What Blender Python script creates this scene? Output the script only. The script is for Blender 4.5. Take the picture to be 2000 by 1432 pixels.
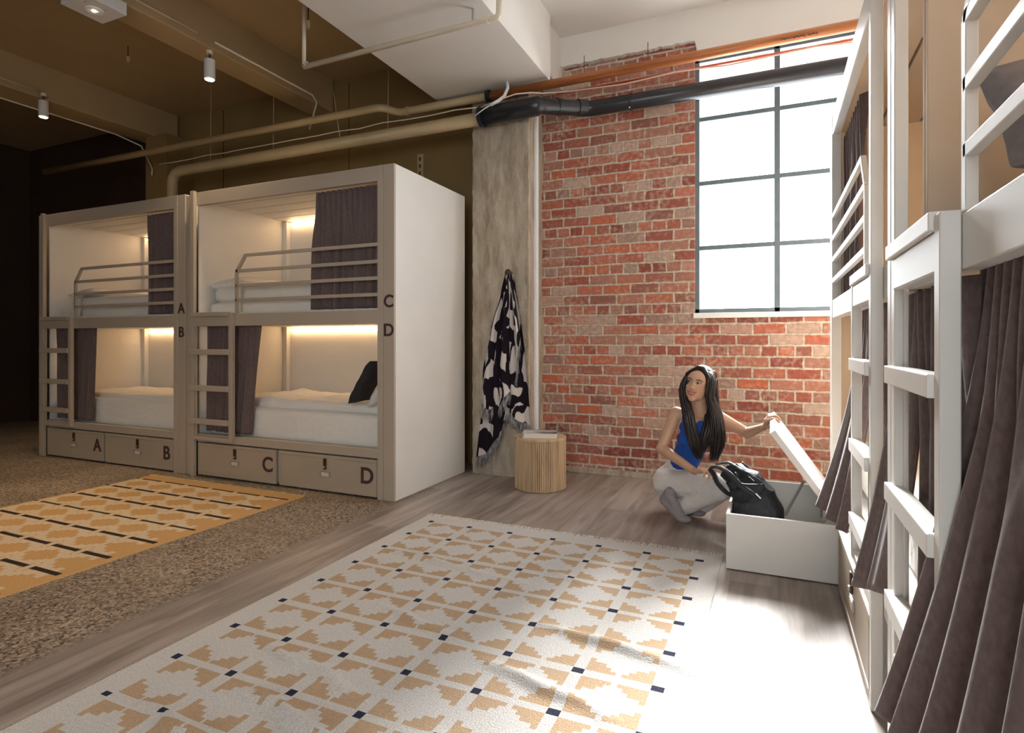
import bpy, bmesh, math, random
from mathutils import Vector, Matrix, noise, Euler
random.seed(7)
S = bpy.context.scene
for o in list(bpy.data.objects): bpy.data.objects.remove(o)
COL = S.collection

# ------------------------------------------------------------------ camera
F = 1140.0; CXP = 1000.0; HOR = 668.0; CAMH = 1.15
TH = math.atan(505/1140)
cam = bpy.data.cameras.new('camera'); camo = bpy.data.objects.new('camera', cam); COL.objects.link(camo)
cam.sensor_fit = 'HORIZONTAL'; cam.sensor_width = 36; cam.lens = 36*F/2000
cam.shift_x = 0; cam.shift_y = (HOR-716)/2000
camo.location = (0, 0, CAMH); camo.rotation_euler = (math.pi/2, 0, TH)
cam.clip_start = .02
S.camera = camo

def ray(px, py):
    a = (px-CXP)/F; b = (HOR-py)/F
    return Vector((-math.sin(TH)+a*math.cos(TH), math.cos(TH)+a*math.sin(TH), b))
def at(px, py, Y):            # world point seen at a pixel, at depth Y
    r = ray(px, py); t = Y/r.y
    return Vector((r.x*t, Y, CAMH+r.z*t))

# ------------------------------------------------------------------ world, sun, daylight, exposure
S.view_settings.view_transform = 'Standard'; S.view_settings.look = 'None'
S.view_settings.exposure = 0.95; S.view_settings.gamma = 1.0; S.view_settings.use_curve_mapping = False
w = bpy.data.worlds.new('sky'); S.world = w; w.use_nodes = True
bg = w.node_tree.nodes['Background']; bg.inputs['Color'].default_value = (.93, .97, 1, 1); bg.inputs['Strength'].default_value = 7.0

def add_sun():
    l = bpy.data.lights.new('sun', 'SUN'); l.energy = 20; l.angle = math.radians(24); l.color = (1, .985, .965)
    o = bpy.data.objects.new('sun', l); COL.objects.link(o)
    d = Vector((.06, -1, -.66))
    o.rotation_euler = d.to_track_quat('-Z', 'Y').to_euler()
add_sun()
def portal(name, loc, rot, sx, sy):
    l = bpy.data.lights.new(name, 'AREA'); l.shape = 'RECTANGLE'; l.size = sx; l.size_y = sy
    l.cycles.is_portal = True
    o = bpy.data.objects.new(name, l); COL.objects.link(o); o.location = loc; o.rotation_euler = rot
portal('window_portal', (.35, 5.0, 2.4), (-math.pi/2, 0, 0), 1.86, 2.1)
portal('added_window_portal', (.3, -3.0, 1.8), (math.pi/2, 0, 0), 1.8, 2.0)  # serves the unseen window added behind the camera

# ------------------------------------------------------------------ materials
def newmat(name):
    m = bpy.data.materials.new(name); m.use_nodes = True
    nt = m.node_tree; b = nt.nodes['Principled BSDF']
    return m, nt, b
def N(nt, t, **k):
    n = nt.nodes.new(t)
    for a, v in k.items():
        if a in n.inputs.keys() if hasattr(n.inputs, 'keys') else False: n.inputs[a].default_value = v
        else: setattr(n, a, v)
    return n
def ramp(nt, stops, interp='LINEAR'):
    r = nt.nodes.new('ShaderNodeValToRGB'); r.color_ramp.interpolation = interp
    e = r.color_ramp.elements
    while len(e) < len(stops): e.new(.5)
    for i, (p, c) in enumerate(stops):
        e[i].position = p; e[i].color = (c[0], c[1], c[2], 1)
    return r
def noise_mat(name, c1, c2, scale=8, rough=.6, bump=.1, bscale=60, metallic=0, mapscale=(1, 1, 1), detail=4, coord='Object', spec=.5, sheen=0, dist=.002):
    m, nt, b = newmat(name); L = nt.links.new
    tc = N(nt, 'ShaderNodeTexCoord'); mp = N(nt, 'ShaderNodeMapping'); mp.inputs['Scale'].default_value = mapscale
    L(tc.outputs[coord], mp.inputs['Vector'])
    n = N(nt, 'ShaderNodeTexNoise'); n.inputs['Scale'].default_value = scale; n.inputs['Detail'].default_value = detail
    L(mp.outputs[0], n.inputs['Vector'])
    r = ramp(nt, [(.3, c1), (.7, c2)]); L(n.outputs['Fac'], r.inputs[0]); L(r.outputs[0], b.inputs['Base Color'])
    b.inputs['Roughness'].default_value = rough; b.inputs['Metallic'].default_value = metallic
    b.inputs['Specular IOR Level'].default_value = spec
    if sheen: b.inputs['Sheen Weight'].default_value = sheen
    if bump:
        n2 = N(nt, 'ShaderNodeTexNoise'); n2.inputs['Scale'].default_value = bscale; n2.inputs['Detail'].default_value = 3
        L(mp.outputs[0], n2.inputs['Vector'])
        bp = N(nt, 'ShaderNodeBump'); bp.inputs['Strength'].default_value = bump; bp.inputs['Distance'].default_value = dist
        L(n2.outputs['Fac'], bp.inputs['Height']); L(bp.outputs[0], b.inputs['Normal'])
    return m
def emit(name, col, st):
    m, nt, b = newmat(name); b.inputs['Base Color'].default_value = (*col, 1)
    b.inputs['Emission Color'].default_value = (*col, 1); b.inputs['Emission Strength'].default_value = st
    return m

M = {}
M['white'] = noise_mat('white satin paint', (.70, .68, .645), (.73, .71, .675), 3, .42, .05, 90)
M['drawer'] = noise_mat('shaded drawer face paint', (.39, .325, .25), (.42, .35, .27), 3, .5, .05, 120)  # dim warm light on the drawer fronts is worked into this beige
M['timber'] = noise_mat('shaded white satin paint', (.415, .35, .28), (.44, .375, .30), 3, .45, .05, 90)  # white left bunk fronts darkened: their dim warm light is in the colour
M['led_bright'] = emit('warm led strip bright', (1, .78, .56), 26)
M['board'] = noise_mat('beige lining board', (.60, .50, .395), (.63, .53, .42), 3, .6, .05, 90)
M['sheet'] = noise_mat('white bed linen', (.78, .75, .70), (.82, .79, .74), 4, .9, .5, 14, dist=.02, sheen=.2)
M['curtain'] = noise_mat('mauve brown curtain cloth', (.11, .076, .075), (.16, .115, .11), 90, .95, .3, 400, mapscale=(1, 1, .6), sheen=.25, spec=.2)
M['olive_ceiling'] = noise_mat('warm dimmed ceiling paint', (.34, .23, .115), (.38, .26, .135), 2, .7, .15, 40)  # whitish ceiling and beams with warm dim light mixed into the colour
M['olive_wall'] = noise_mat('olive wall paint', (.20, .130, .045), (.235, .155, .058), 2, .7, .15, 30)
M['cream'] = noise_mat('cream ceiling paint', (.66, .62, .575), (.71, .67, .62), 1.5, .7, .1, 30)
M['dark_wall'] = noise_mat('dark brown wall tone', (.035, .016, .008), (.05, .022, .011), 2, .7, .1, 30)  # near black puts the unlit left corner into the colour; joints share it
M['beige_pipe'] = noise_mat('olive painted pipe', (.40, .295, .16), (.45, .34, .19), 4, .5, .05, 40)
M['cream_pipe'] = noise_mat('cream painted conduit', (.62, .54, .42), (.68, .60, .48), 4, .5, .05, 40)
M['black_pipe'] = noise_mat('black plastic pipe', (.012, .013, .016), (.02, .021, .025), 4, .32, .02, 40)
M['copper'] = noise_mat('orange brown copper pipe', (.33, .10, .03), (.50, .19, .07), 5, .38, .05, 40, metallic=.35, mapscale=(.6, 4, 4))
M['red_pipe'] = noise_mat('red conduit paint', (.55, .10, .05), (.62, .13, .06), 5, .5, 0)
M['cable'] = noise_mat('pale pink cable', (.75, .52, .42), (.8, .58, .48), 5, .5, 0)
M['white_cable'] = noise_mat('white plastic', (.75, .77, .8), (.8, .81, .83), 5, .4, 0)
M['steel'] = noise_mat('dull galvanised steel', (.45, .45, .45), (.6, .6, .6), 20, .35, .05, 60, metallic=.9)
M['brass'] = noise_mat('dull brass', (.45, .30, .12), (.55, .38, .16), 20, .35, .05, 60, metallic=.9)
M['black_metal'] = noise_mat('dark lock metal', (.05, .03, .02), (.09, .06, .04), 20, .4, .05, 60, metallic=.6)
M['win_frame'] = noise_mat('dark grey steel window frame', (.10, .135, .155), (.13, .165, .185), 10, .5, .1, 60)  # base colour lifted to carry the glare around the bars
M['sill'] = noise_mat('white window sill paint', (.78, .77, .74), (.84, .83, .8), 6, .6, .2, 40)
M['letter'] = noise_mat('dark brown painted letter', (.05, .025, .025), (.07, .035, .035), 10, .7, 0)
M['label'] = noise_mat('cream card label', (.62, .53, .42), (.68, .59, .47), 10, .6, 0)
M['spot'] = noise_mat('white lamp housing', (.62, .60, .58), (.66, .64, .62), 6, .4, 0)
M['led'] = emit('warm led strip', (1, .64, .33), 10.5)
M['lens'] = emit('warm lamp lens', (1, .82, .55), 14)
M['skin'] = noise_mat('light brown skin', (.56, .33, .215), (.62, .37, .25), 6, .5, .03, 80)
M['skin'].node_tree.nodes['Principled BSDF'].inputs['Subsurface Weight'].default_value = .12
M['skin'].node_tree.nodes['Principled BSDF'].inputs['Subsurface Radius'].default_value = (.012, .005, .003)
M['hair'] = noise_mat('long black brown hair', (.008, .005, .005), (.022, .012, .010), 60, .33, .4, 120, mapscale=(1, 1, .12))
M['blue'] = noise_mat('blue ribbed cotton', (.003, .055, .30), (.006, .075, .37), 30, .8, .3, 200, sheen=.1)
M['trousers'] = noise_mat('off white cotton twill', (.64, .60, .575), (.70, .66, .63), 6, .9, .5, 22, dist=.015)
M['sock'] = noise_mat('grey knit sock', (.25, .22, .225), (.32, .285, .29), 60, .95, .5, 150)
M['bag'] = noise_mat('black nylon', (.012, .013, .017), (.028, .030, .036), 14, .58, .6, 18, dist=.02)
M['cushion'] = noise_mat('black cushion linen', (.018, .017, .018), (.035, .033, .033), 60, .9, .4, 200)
M['grey_cloth'] = noise_mat('grey linen', (.22, .20, .22), (.27, .25, .26), 40, .9, .4, 100)
M['fringe'] = noise_mat('cream cotton fringe', (.66, .60, .52), (.74, .68, .6), 40, .9, .2, 100)
M['gold_fringe'] = noise_mat('golden cotton fringe', (.62, .44, .20), (.70, .52, .26), 40, .9, .2, 100)
M['grey_fringe'] = noise_mat('black and white yarn fringe', (.03, .025, .03), (.45, .42, .42), 70, .95, .2, 100, mapscale=(1, 1, .2))
M['teeth'] = noise_mat('teeth', (.75, .72, .66), (.8, .77, .7), 6, .3, 0)
M['lip'] = noise_mat('lip', (.42, .12, .09), (.46, .14, .11), 6, .45, 0)
M['eye'] = noise_mat('eye white', (.55, .52, .5), (.6, .57, .55), 6, .2, 0)
M['iris'] = noise_mat('dark brown iris', (.015, .008, .005), (.02, .01, .006), 6, .15, 0)
M['cover'] = noise_mat('book cover print', (.62, .60, .57), (.06, .05, .05), 9, .4, 0, detail=0)
M['paper'] = noise_mat('book page edges', (.72, .68, .6), (.78, .74, .66), 6, .8, .3, 300, mapscale=(.1, .1, 3))

def mat_glass():
    m, nt, b = newmat('window glass'); L = nt.links.new
    for n in list(nt.nodes):
        if n.type != 'OUTPUT_MATERIAL': nt.nodes.remove(n)
    out = [n for n in nt.nodes if n.type == 'OUTPUT_MATERIAL'][0]
    tr = N(nt, 'ShaderNodeBsdfTransparent'); tr.inputs[0].default_value = (.97, .98, .98, 1)
    gl = N(nt, 'ShaderNodeBsdfGlossy'); gl.inputs['Roughness'].default_value = .05
    mx = N(nt, 'ShaderNodeMixShader'); mx.inputs[0].default_value = .05
    L(tr.outputs[0], mx.inputs[1]); L(gl.outputs[0], mx.inputs[2]); L(mx.outputs[0], out.inputs[0])
    return m
M['glass'] = mat_glass()

def mat_brick():
    m, nt, b = newmat('red brick wall'); L = nt.links.new
    tc = N(nt, 'ShaderNodeTexCoord'); sp = N(nt, 'ShaderNodeSeparateXYZ'); L(tc.outputs['Object'], sp.inputs[0])
    cb = N(nt, 'ShaderNodeCombineXYZ'); L(sp.outputs['X'], cb.inputs['X']); L(sp.outputs['Z'], cb.inputs['Y'])
    # slight wobble so that the courses are not ruled
    wn = N(nt, 'ShaderNodeTexNoise'); wn.inputs['Scale'].default_value = 9; wn.inputs['Detail'].default_value = 2
    L(cb.outputs[0], wn.inputs['Vector'])
    sc = N(nt, 'ShaderNodeVectorMath', operation='MULTIPLY_ADD'); sc.inputs[1].default_value = (.018, .018, 0); L(wn.outputs['Color'], sc.inputs[0]); L(cb.outputs[0], sc.inputs[2])
    br = N(nt, 'ShaderNodeTexBrick'); br.offset = .5; br.squash = .5; br.squash_frequency = 4
    br.inputs['Color1'].default_value = (0, 0, 0, 1); br.inputs['Color2'].default_value = (1, 1, 1, 1); br.inputs['Mortar'].default_value = (.5, .5, .5, 1)
    br.inputs['Scale'].default_value = 1; br.inputs['Brick Width'].default_value = .24; br.inputs['Row Height'].default_value = .087
    br.inputs['Mortar Size'].default_value = .010; br.inputs['Mortar Smooth'].default_value = .25; br.inputs['Bias'].default_value = 0
    L(sc.outputs[0], br.inputs['Vector'])
    cr = ramp(nt, [(0, (.20, .055, .040)), (.15, (.33, .085, .055)), (.3, (.26, .105, .075)), (.42, (.42, .12, .07)), (.55, (.36, .17, .12)), (.68, (.46, .125, .06)), (.80, (.30, .17, .13)), (.9, (.46, .33, .26)), (1, (.44, .12, .07))])
    L(br.outputs['Color'], cr.inputs[0])
    n1 = N(nt, 'ShaderNodeTexNoise'); n1.inputs['Scale'].default_value = 28; n1.inputs['Detail'].default_value = 6; L(cb.outputs[0], n1.inputs['Vector'])
    n2 = N(nt, 'ShaderNodeTexNoise'); n2.inputs['Scale'].default_value = 2.6; n2.inputs['Detail'].default_value = 5; L(cb.outputs[0], n2.inputs['Vector'])
    # limewash residue / mortar smear
    ad = N(nt, 'ShaderNodeMath', operation='ADD'); L(n1.outputs['Fac'], ad.inputs[0]); L(n2.outputs['Fac'], ad.inputs[1])
    sm = N(nt, 'ShaderNodeMapRange'); sm.inputs['From Min'].default_value = .98; sm.inputs['From Max'].default_value = 1.30; sm.inputs['To Max'].default_value = .65
    L(ad.outputs[0], sm.inputs['Value'])
    mx = N(nt, 'ShaderNodeMix', data_type='RGBA'); L(sm.outputs[0], mx.inputs['Factor']); L(cr.outputs[0], mx.inputs[6]); mx.inputs[7].default_value = (.50, .36, .28, 1)
    mo = N(nt, 'ShaderNodeMix', data_type='RGBA'); L(br.outputs['Fac'], mo.inputs['Factor']); L(mx.outputs[2], mo.inputs[6])
    mr = ramp(nt, [(.3, (.42, .325, .25)), (.7, (.58, .48, .39))]); L(n1.outputs['Fac'], mr.inputs[0]); L(mr.outputs[0], mo.inputs[7])
    hs = N(nt, 'ShaderNodeHueSaturation'); L(mo.outputs[2], hs.inputs['Color'])
    vr = N(nt, 'ShaderNodeMapRange'); vr.inputs['To Min'].default_value = .7; vr.inputs['To Max'].default_value = 1.3; L(n1.outputs['Fac'], vr.inputs['Value']); L(vr.outputs[0], hs.inputs['Value'])
    L(hs.outputs[0], b.inputs['Base Color'])
    b.inputs['Roughness'].default_value = .85
    h = N(nt, 'ShaderNodeMath', operation='MULTIPLY_ADD'); h.inputs[1].default_value = -.9; L(br.outputs['Fac'], h.inputs[0]); L(n1.outputs['Fac'], h.inputs[2])
    bp = N(nt, 'ShaderNodeBump'); bp.inputs['Strength'].default_value = .9; bp.inputs['Distance'].default_value = .012; L(h.outputs[0], bp.inputs['Height']); L(bp.outputs[0], b.inputs['Normal'])
    return m
M['brick'] = mat_brick()

def mat_concrete():
    m, nt, b = newmat('rough concrete pillar'); L = nt.links.new
    tc = N(nt, 'ShaderNodeTexCoord'); mp = N(nt, 'ShaderNodeMapping'); mp.inputs['Scale'].default_value = (1, 1, .25); L(tc.outputs['Object'], mp.inputs[0])
    n = N(nt, 'ShaderNodeTexNoise'); n.inputs['Scale'].default_value = 14; n.inputs['Detail'].default_value = 8; n.inputs['Roughness'].default_value = .7; L(mp.outputs[0], n.inputs['Vector'])
    r = ramp(nt, [(.28, (.24, .18, .13)), (.42, (.36, .29, .215)), (.55, (.44, .37, .29)), (.72, (.54, .475, .39))]); L(n.outputs['Fac'], r.inputs[0]); L(r.outputs[0], b.inputs['Base Color'])
    b.inputs['Roughness'].default_value = .9
    n2 = N(nt, 'ShaderNodeTexNoise'); n2.inputs['Scale'].default_value = 50; n2.inputs['Detail'].default_value = 5; L(tc.outputs['Object'], n2.inputs['Vector'])
    ad = N(nt, 'ShaderNodeMath', operation='ADD'); L(n.outputs['Fac'], ad.inputs[0]); L(n2.outputs['Fac'], ad.inputs[1])
    bp = N(nt, 'ShaderNodeBump'); bp.inputs['Strength'].default_value = .8; bp.inputs['Distance'].default_value = .012; L(ad.outputs[0], bp.inputs['Height']); L(bp.outputs[0], b.inputs['Normal'])
    return m
M['concrete'] = mat_concrete()

def mat_floor():
    m, nt, b = newmat('concrete and timber floor'); L = nt.links.new
    tc = N(nt, 'ShaderNodeTexCoord'); sp = N(nt, 'ShaderNodeSeparateXYZ'); L(tc.outputs['Object'], sp.inputs[0])
    # timber boards running along Y
    cb = N(nt, 'ShaderNodeCombineXYZ'); L(sp.outputs['Y'], cb.inputs['X']); L(sp.outputs['X'], cb.inputs['Y'])
    br = N(nt, 'ShaderNodeTexBrick'); br.offset = .37; br.inputs['Color1'].default_value = (0, 0, 0, 1); br.inputs['Color2'].default_value = (1, 1, 1, 1); br.inputs['Mortar'].default_value = (.4, .4, .4, 1)
    br.inputs['Scale'].default_value = 1; br.inputs['Brick Width'].default_value = 1.5; br.inputs['Row Height'].default_value = .18; br.inputs['Mortar Size'].default_value = .0012; br.inputs['Mortar Smooth'].default_value = .3
    L(cb.outputs[0], br.inputs['Vector'])
    mp = N(nt, 'ShaderNodeMapping'); mp.inputs['Scale'].default_value = (9, .9, 1); L(tc.outputs['Object'], mp.inputs[0])
    ng = N(nt, 'ShaderNodeTexNoise'); ng.inputs['Scale'].default_value = 1.6; ng.inputs['Detail'].default_value = 7; ng.inputs['Distortion'].default_value = .6; L(mp.outputs[0], ng.inputs['Vector'])
    mixf = N(nt, 'ShaderNodeMath', operation='MULTIPLY_ADD'); mixf.inputs[1].default_value = .28; L(br.outputs['Color'], mixf.inputs[0]); L(ng.outputs['Fac'], mixf.inputs[2])
    wr = ramp(nt, [(.38, (.185, .145, .125)), (.58, (.29, .235, .205)), (.85, (.42, .36, .32))]); L(mixf.outputs[0], wr.inputs[0])
    # ground concrete with aggregate
    v = N(nt, 'ShaderNodeTexVoronoi'); v.inputs['Scale'].default_value = 85; L(tc.outputs['Object'], v.inputs['Vector'])
    nc = N(nt, 'ShaderNodeTexNoise'); nc.inputs['Scale'].default_value = 125; nc.inputs['Detail'].default_value = 4; L(tc.outputs['Object'], nc.inputs['Vector'])
    nb = N(nt, 'ShaderNodeTexNoise'); nb.inputs['Scale'].default_value = 1.6; nb.inputs['Detail'].default_value = 4; L(tc.outputs['Object'], nb.inputs['Vector'])
    c1 = ramp(nt, [(.27, (.035, .022, .015)), (.37, (.17, .125, .09)), (.56, (.27, .205, .155)), (.72, (.40, .32, .25))]); cs = N(nt, 'ShaderNodeSeparateColor'); L(v.outputs['Color'], cs.inputs[0]); cm = N(nt, 'ShaderNodeMath', operation='MULTIPLY_ADD'); cm.inputs[1].default_value = .42; L(cs.outputs[0], cm.inputs[0])
    cn = N(nt, 'ShaderNodeMath', operation='MULTIPLY'); cn.inputs[1].default_value = .58; L(nc.outputs['Fac'], cn.inputs[0]); L(cn.outputs[0], cm.inputs[2]); L(cm.outputs[0], c1.inputs[0])
    hv = N(nt, 'ShaderNodeMapRange'); hv.inputs['From Min'].default_value = .3; hv.inputs['From Max'].default_value = .7; hv.inputs['To Min'].default_value = .8; hv.inputs['To Max'].default_value = 1.2; L(nb.outputs['Fac'], hv.inputs['Value'])
    hs = N(nt, 'ShaderNodeHueSaturation'); L(c1.outputs[0], hs.inputs['Color']); L(hv.outputs[0], hs.inputs['Value'])
    # boundary
    we = N(nt, 'ShaderNodeTexNoise'); we.inputs['Scale'].default_value = 3; L(tc.outputs['Object'], we.inputs['Vector'])
    sx = N(nt, 'ShaderNodeMath', operation='MULTIPLY_ADD'); sx.inputs[1].default_value = .12; L(we.outputs['Fac'], sx.inputs[0]); L(sp.outputs['X'], sx.inputs[2])
    ed = N(nt, 'ShaderNodeMapRange'); ed.inputs['From Min'].default_value = -2.43; ed.inputs['From Max'].default_value = -2.33; L(sx.outputs[0], ed.inputs['Value'])
    mx = N(nt, 'ShaderNodeMix', data_type='RGBA'); L(ed.outputs[0], mx.inputs['Factor']); L(hs.outputs[0], mx.inputs[6]); L(wr.outputs[0], mx.inputs[7])
    L(mx.outputs[2], b.inputs['Base Color'])
    rr = N(nt, 'ShaderNodeMapRange'); rr.inputs['To Min'].default_value = .55; rr.inputs['To Max'].default_value = .42; L(ed.outputs[0], rr.inputs['Value']); L(rr.outputs[0], b.inputs['Roughness'])
    b.inputs['Specular IOR Level'].default_value = .35
    bp = N(nt, 'ShaderNodeBump'); bp.inputs['Strength'].default_value = .15; bp.inputs['Distance'].default_value = .004; L(mixf.outputs[0], bp.inputs['Height']); L(bp.outputs[0], b.inputs['Normal'])
    return m
M['floor'] = mat_floor()

def mat_oak():
    m, nt, b = newmat('pale oak veneer'); L = nt.links.new
    tc = N(nt, 'ShaderNodeTexCoord'); mp = N(nt, 'ShaderNodeMapping'); mp.inputs['Scale'].default_value = (14, 14, 1.2); L(tc.outputs['Object'], mp.inputs[0])
    n = N(nt, 'ShaderNodeTexNoise'); n.inputs['Scale'].default_value = 2.5; n.inputs['Detail'].default_value = 6; L(mp.outputs[0], n.inputs['Vector'])
    r = ramp(nt, [(.3, (.38, .25, .14)), (.5, (.52, .36, .215)), (.7, (.62, .45, .29))]); L(n.outputs['Fac'], r.inputs[0]); L(r.outputs[0], b.inputs['Base Color'])
    b.inputs['Roughness'].default_value = .5
    return m
M['oak'] = mat_oak()

def mat_vcol(name, rough=.95, wx=260, bump=.5):
    m, nt, b = newmat(name); L = nt.links.new
    a = N(nt, 'ShaderNodeVertexColor'); a.layer_name = 'weave'
    tc = N(nt, 'ShaderNodeTexCoord'); n = N(nt, 'ShaderNodeTexNoise'); n.inputs['Scale'].default_value = wx; n.inputs['Detail'].default_value = 3; L(tc.outputs['Object'], n.inputs['Vector'])
    hv = N(nt, 'ShaderNodeMapRange'); hv.inputs['From Min'].default_value = .3; hv.inputs['From Max'].default_value = .7; hv.inputs['To Min'].default_value = .82; hv.inputs['To Max'].default_value = 1.12; L(n.outputs['Fac'], hv.inputs['Value'])
    hs = N(nt, 'ShaderNodeHueSaturation'); L(a.outputs['Color'], hs.inputs['Color']); L(hv.outputs[0], hs.inputs['Value']); L(hs.outputs[0], b.inputs['Base Color'])
    b.inputs['Roughness'].default_value = rough; b.inputs['Specular IOR Level'].default_value = .1
    bp = N(nt, 'ShaderNodeBump'); bp.inputs['Strength'].default_value = bump; bp.inputs['Distance'].default_value = .004; L(n.outputs['Fac'], bp.inputs['Height']); L(bp.outputs[0], b.inputs['Normal'])
    return m
M['rug'] = mat_vcol('woven rug', wx=170, bump=1.0)
M['throw'] = mat_vcol('woven cotton throw', wx=400, bump=.2)

# ------------------------------------------------------------------ mesh helpers
class MB:
    def __init__(s): s.v = []; s.f = []; s.fc = []
    def box(s, x0, x1, y0, y1, z0, z1):
        x0, x1 = min(x0, x1), max(x0, x1); y0, y1 = min(y0, y1), max(y0, y1); z0, z1 = min(z0, z1), max(z0, z1)
        i = len(s.v)
        s.v += [(x0, y0, z0), (x1, y0, z0), (x1, y1, z0), (x0, y1, z0), (x0, y0, z1), (x1, y0, z1), (x1, y1, z1), (x0, y1, z1)]
        s.f += [(i, i+3, i+2, i+1), (i+4, i+5, i+6, i+7), (i, i+1, i+5, i+4), (i+1, i+2, i+6, i+5), (i+2, i+3, i+7, i+6), (i+3, i, i+4, i+7)]
        return s
    def hexa(s, p):   # 8 points: bottom 4, top 4
        i = len(s.v); s.v += [tuple(q) for q in p]
        s.f += [(i, i+3, i+2, i+1), (i+4, i+5, i+6, i+7), (i, i+1, i+5, i+4), (i+1, i+2, i+6, i+5), (i+2, i+3, i+7, i+6), (i+3, i, i+4, i+7)]
        return s
    def beam(s, a, b, wx, wz, up=(0, 0, 1)):
        a = Vector(a); b = Vector(b); d = (b-a).normalized(); u = Vector(up); sd = d.cross(u).normalized(); u = sd.cross(d).normalized()
        P = []
        for q in (a, b):
            for (i, j) in ((-1, -1), (1, -1), (1, 1), (-1, 1)): P.append(q+sd*i*wx/2+u*j*wz/2)
        i = len(s.v); s.v += [tuple(q) for q in P]
        s.f += [(i, i+1, i+2, i+3), (i+7, i+6, i+5, i+4), (i, i+4, i+5, i+1), (i+1, i+5, i+6, i+2), (i+2, i+6, i+7, i+3), (i+3, i+7, i+4, i)]
        return s
    def tube(s, pts, r, n=12, caps=True, flat=None):
        pts = [Vector(p) for p in pts]; rs = r if isinstance(r, (list, tuple)) else [r]*len(pts)
        base = len(s.v); prev = None
        for k, p in enumerate(pts):
            d = (pts[min(k+1, len(pts)-1)]-pts[max(k-1, 0)]).normalized()
            if prev is None: u = d.orthogonal().normalized()
            else:
                u = prev-d*prev.dot(d)
                u = u.normalized() if u.length > 1e-6 else d.orthogonal().normalized()
            prev = u; vv = d.cross(u)
            for j in range(n):
                a = 2*math.pi*j/n; s.v.append(tuple(p+(u*math.cos(a)+vv*math.sin(a)*(flat or 1))*rs[k]))
        for k in range(len(pts)-1):
            for j in range(n):
                a = base+k*n+j; b = base+k*n+(j+1) % n; s.f.append((a, b, b+n, a+n))
        if caps:
            s.f.append(tuple(base+j for j in range(n))[::-1]); s.f.append(tuple(base+(len(pts)-1)*n+j for j in range(n)))
        return s
    def cyl(s, c, r, z0, z1, n=32, r2=None):
        return s.tube([(c[0], c[1], z0), (c[0], c[1], z1)], [r, r if r2 is None else r2], n)
    def grid(s, fn, nu, nv, closeu=False):
        base = len(s.v)
        for j in range(nv+1):
            for i in range(nu+1): s.v.append(tuple(fn(i/nu, j/nv)))
        for j in range(nv):
            for i in range(nu):
                a = base+j*(nu+1)+i; s.f.append((a, a+1, a+nu+2, a+nu+1))
        return s
    def ell(s, c, r, rot=None, nu=20, nv=12, p=1.0):
        c = Vector(c); base = len(s.v); R_ = rot or Matrix.Identity(3)
        sg = lambda x: math.copysign(abs(x)**p, x)
        for j in range(nv+1):
            t = math.pi*j/nv-math.pi/2
            for i in range(nu):
                a = 2*math.pi*i/nu
                q = Vector((r[0]*sg(math.cos(t))*sg(math.cos(a)), r[1]*sg(math.cos(t))*sg(math.sin(a)), r[2]*sg(math.sin(t))))
                s.v.append(tuple(c+R_ @ q))
        for j in range(nv):
            for i in range(nu):
                a = base+j*nu+i; b = base+j*nu+(i+1) % nu; s.f.append((a, b, b+nu, a+nu))
        return s
    def cap(s, a, b, ra, rb, n=16):   # round-ended tapered limb
        a = Vector(a); b = Vector(b); d = (b-a); L = d.length; d.normalize(); pts = []; rs = []
        for k in range(6):
            t = math.pi/2*k/5; pts.append(a-d*ra*math.cos(t)); rs.append(max(ra*math.sin(t), 1e-4))
        for k in range(6):
            t = math.pi/2*k/5; pts.append(b+d*rb*math.sin(t)); rs.append(max(rb*math.cos(t), 1e-4))
        # stable frame
        u = d.orthogonal().normalized(); v = d.cross(u); base = len(s.v)
        for p, r in zip(pts, rs):
            for j in range(n):
                q = 2*math.pi*j/n; s.v.append(tuple(p+(u*math.cos(q)+v*math.sin(q))*r))
        for k in range(len(pts)-1):
            for j in range(n):
                A = base+k*n+j; B = base+k*n+(j+1) % n; s.f.append((A, B, B+n, A+n))
        s.f.append(tuple(base+j for j in range(n))[::-1]); s.f.append(tuple(base+(len(pts)-1)*n+j for j in range(n)))
        return s
    def build(s, name, mat, parent=None, smooth=False, bevel=0, solid=0, mtx=None, loc=None, remesh=0, sm=0, subd=0):
        me = bpy.data.meshes.new(name); me.from_pydata(s.v, [], s.f)
        if remesh == 0 and solid == 0:
            bm = bmesh.new(); bm.from_mesh(me)
            bmesh.ops.recalc_face_normals(bm, faces=bm.faces); bm.to_mesh(me); bm.free()
        me.update(); me.materials.append(mat)
        if mtx is not None: me.transform(mtx)
        o = bpy.data.objects.new(name, me); COL.objects.link(o)
        if remesh:
            rm = o.modifiers.new('r', 'REMESH'); rm.mode = 'VOXEL'; rm.voxel_size = remesh; rm.use_smooth_shade = True
        if sm:
            s_ = o.modifiers.new('s', 'SMOOTH'); s_.iterations = sm; s_.factor = .5
        if solid:
            so = o.modifiers.new('so', 'SOLIDIFY'); so.thickness = solid; so.offset = 0
        if bevel:
            bv = o.modifiers.new('b', 'BEVEL'); bv.width = bevel; bv.segments = 2; bv.limit_method = 'ANGLE'
        if o.modifiers:
            dg = bpy.context.evaluated_depsgraph_get(); ev = o.evaluated_get(dg)
            m2 = bpy.data.meshes.new_from_object(ev); o.modifiers.clear(); o.data = m2
            if not m2.materials: m2.materials.append(mat)
        if smooth:
            for p in o.data.polygons: p.use_smooth = True
        if parent is not None: o.parent = parent
        return o

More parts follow.
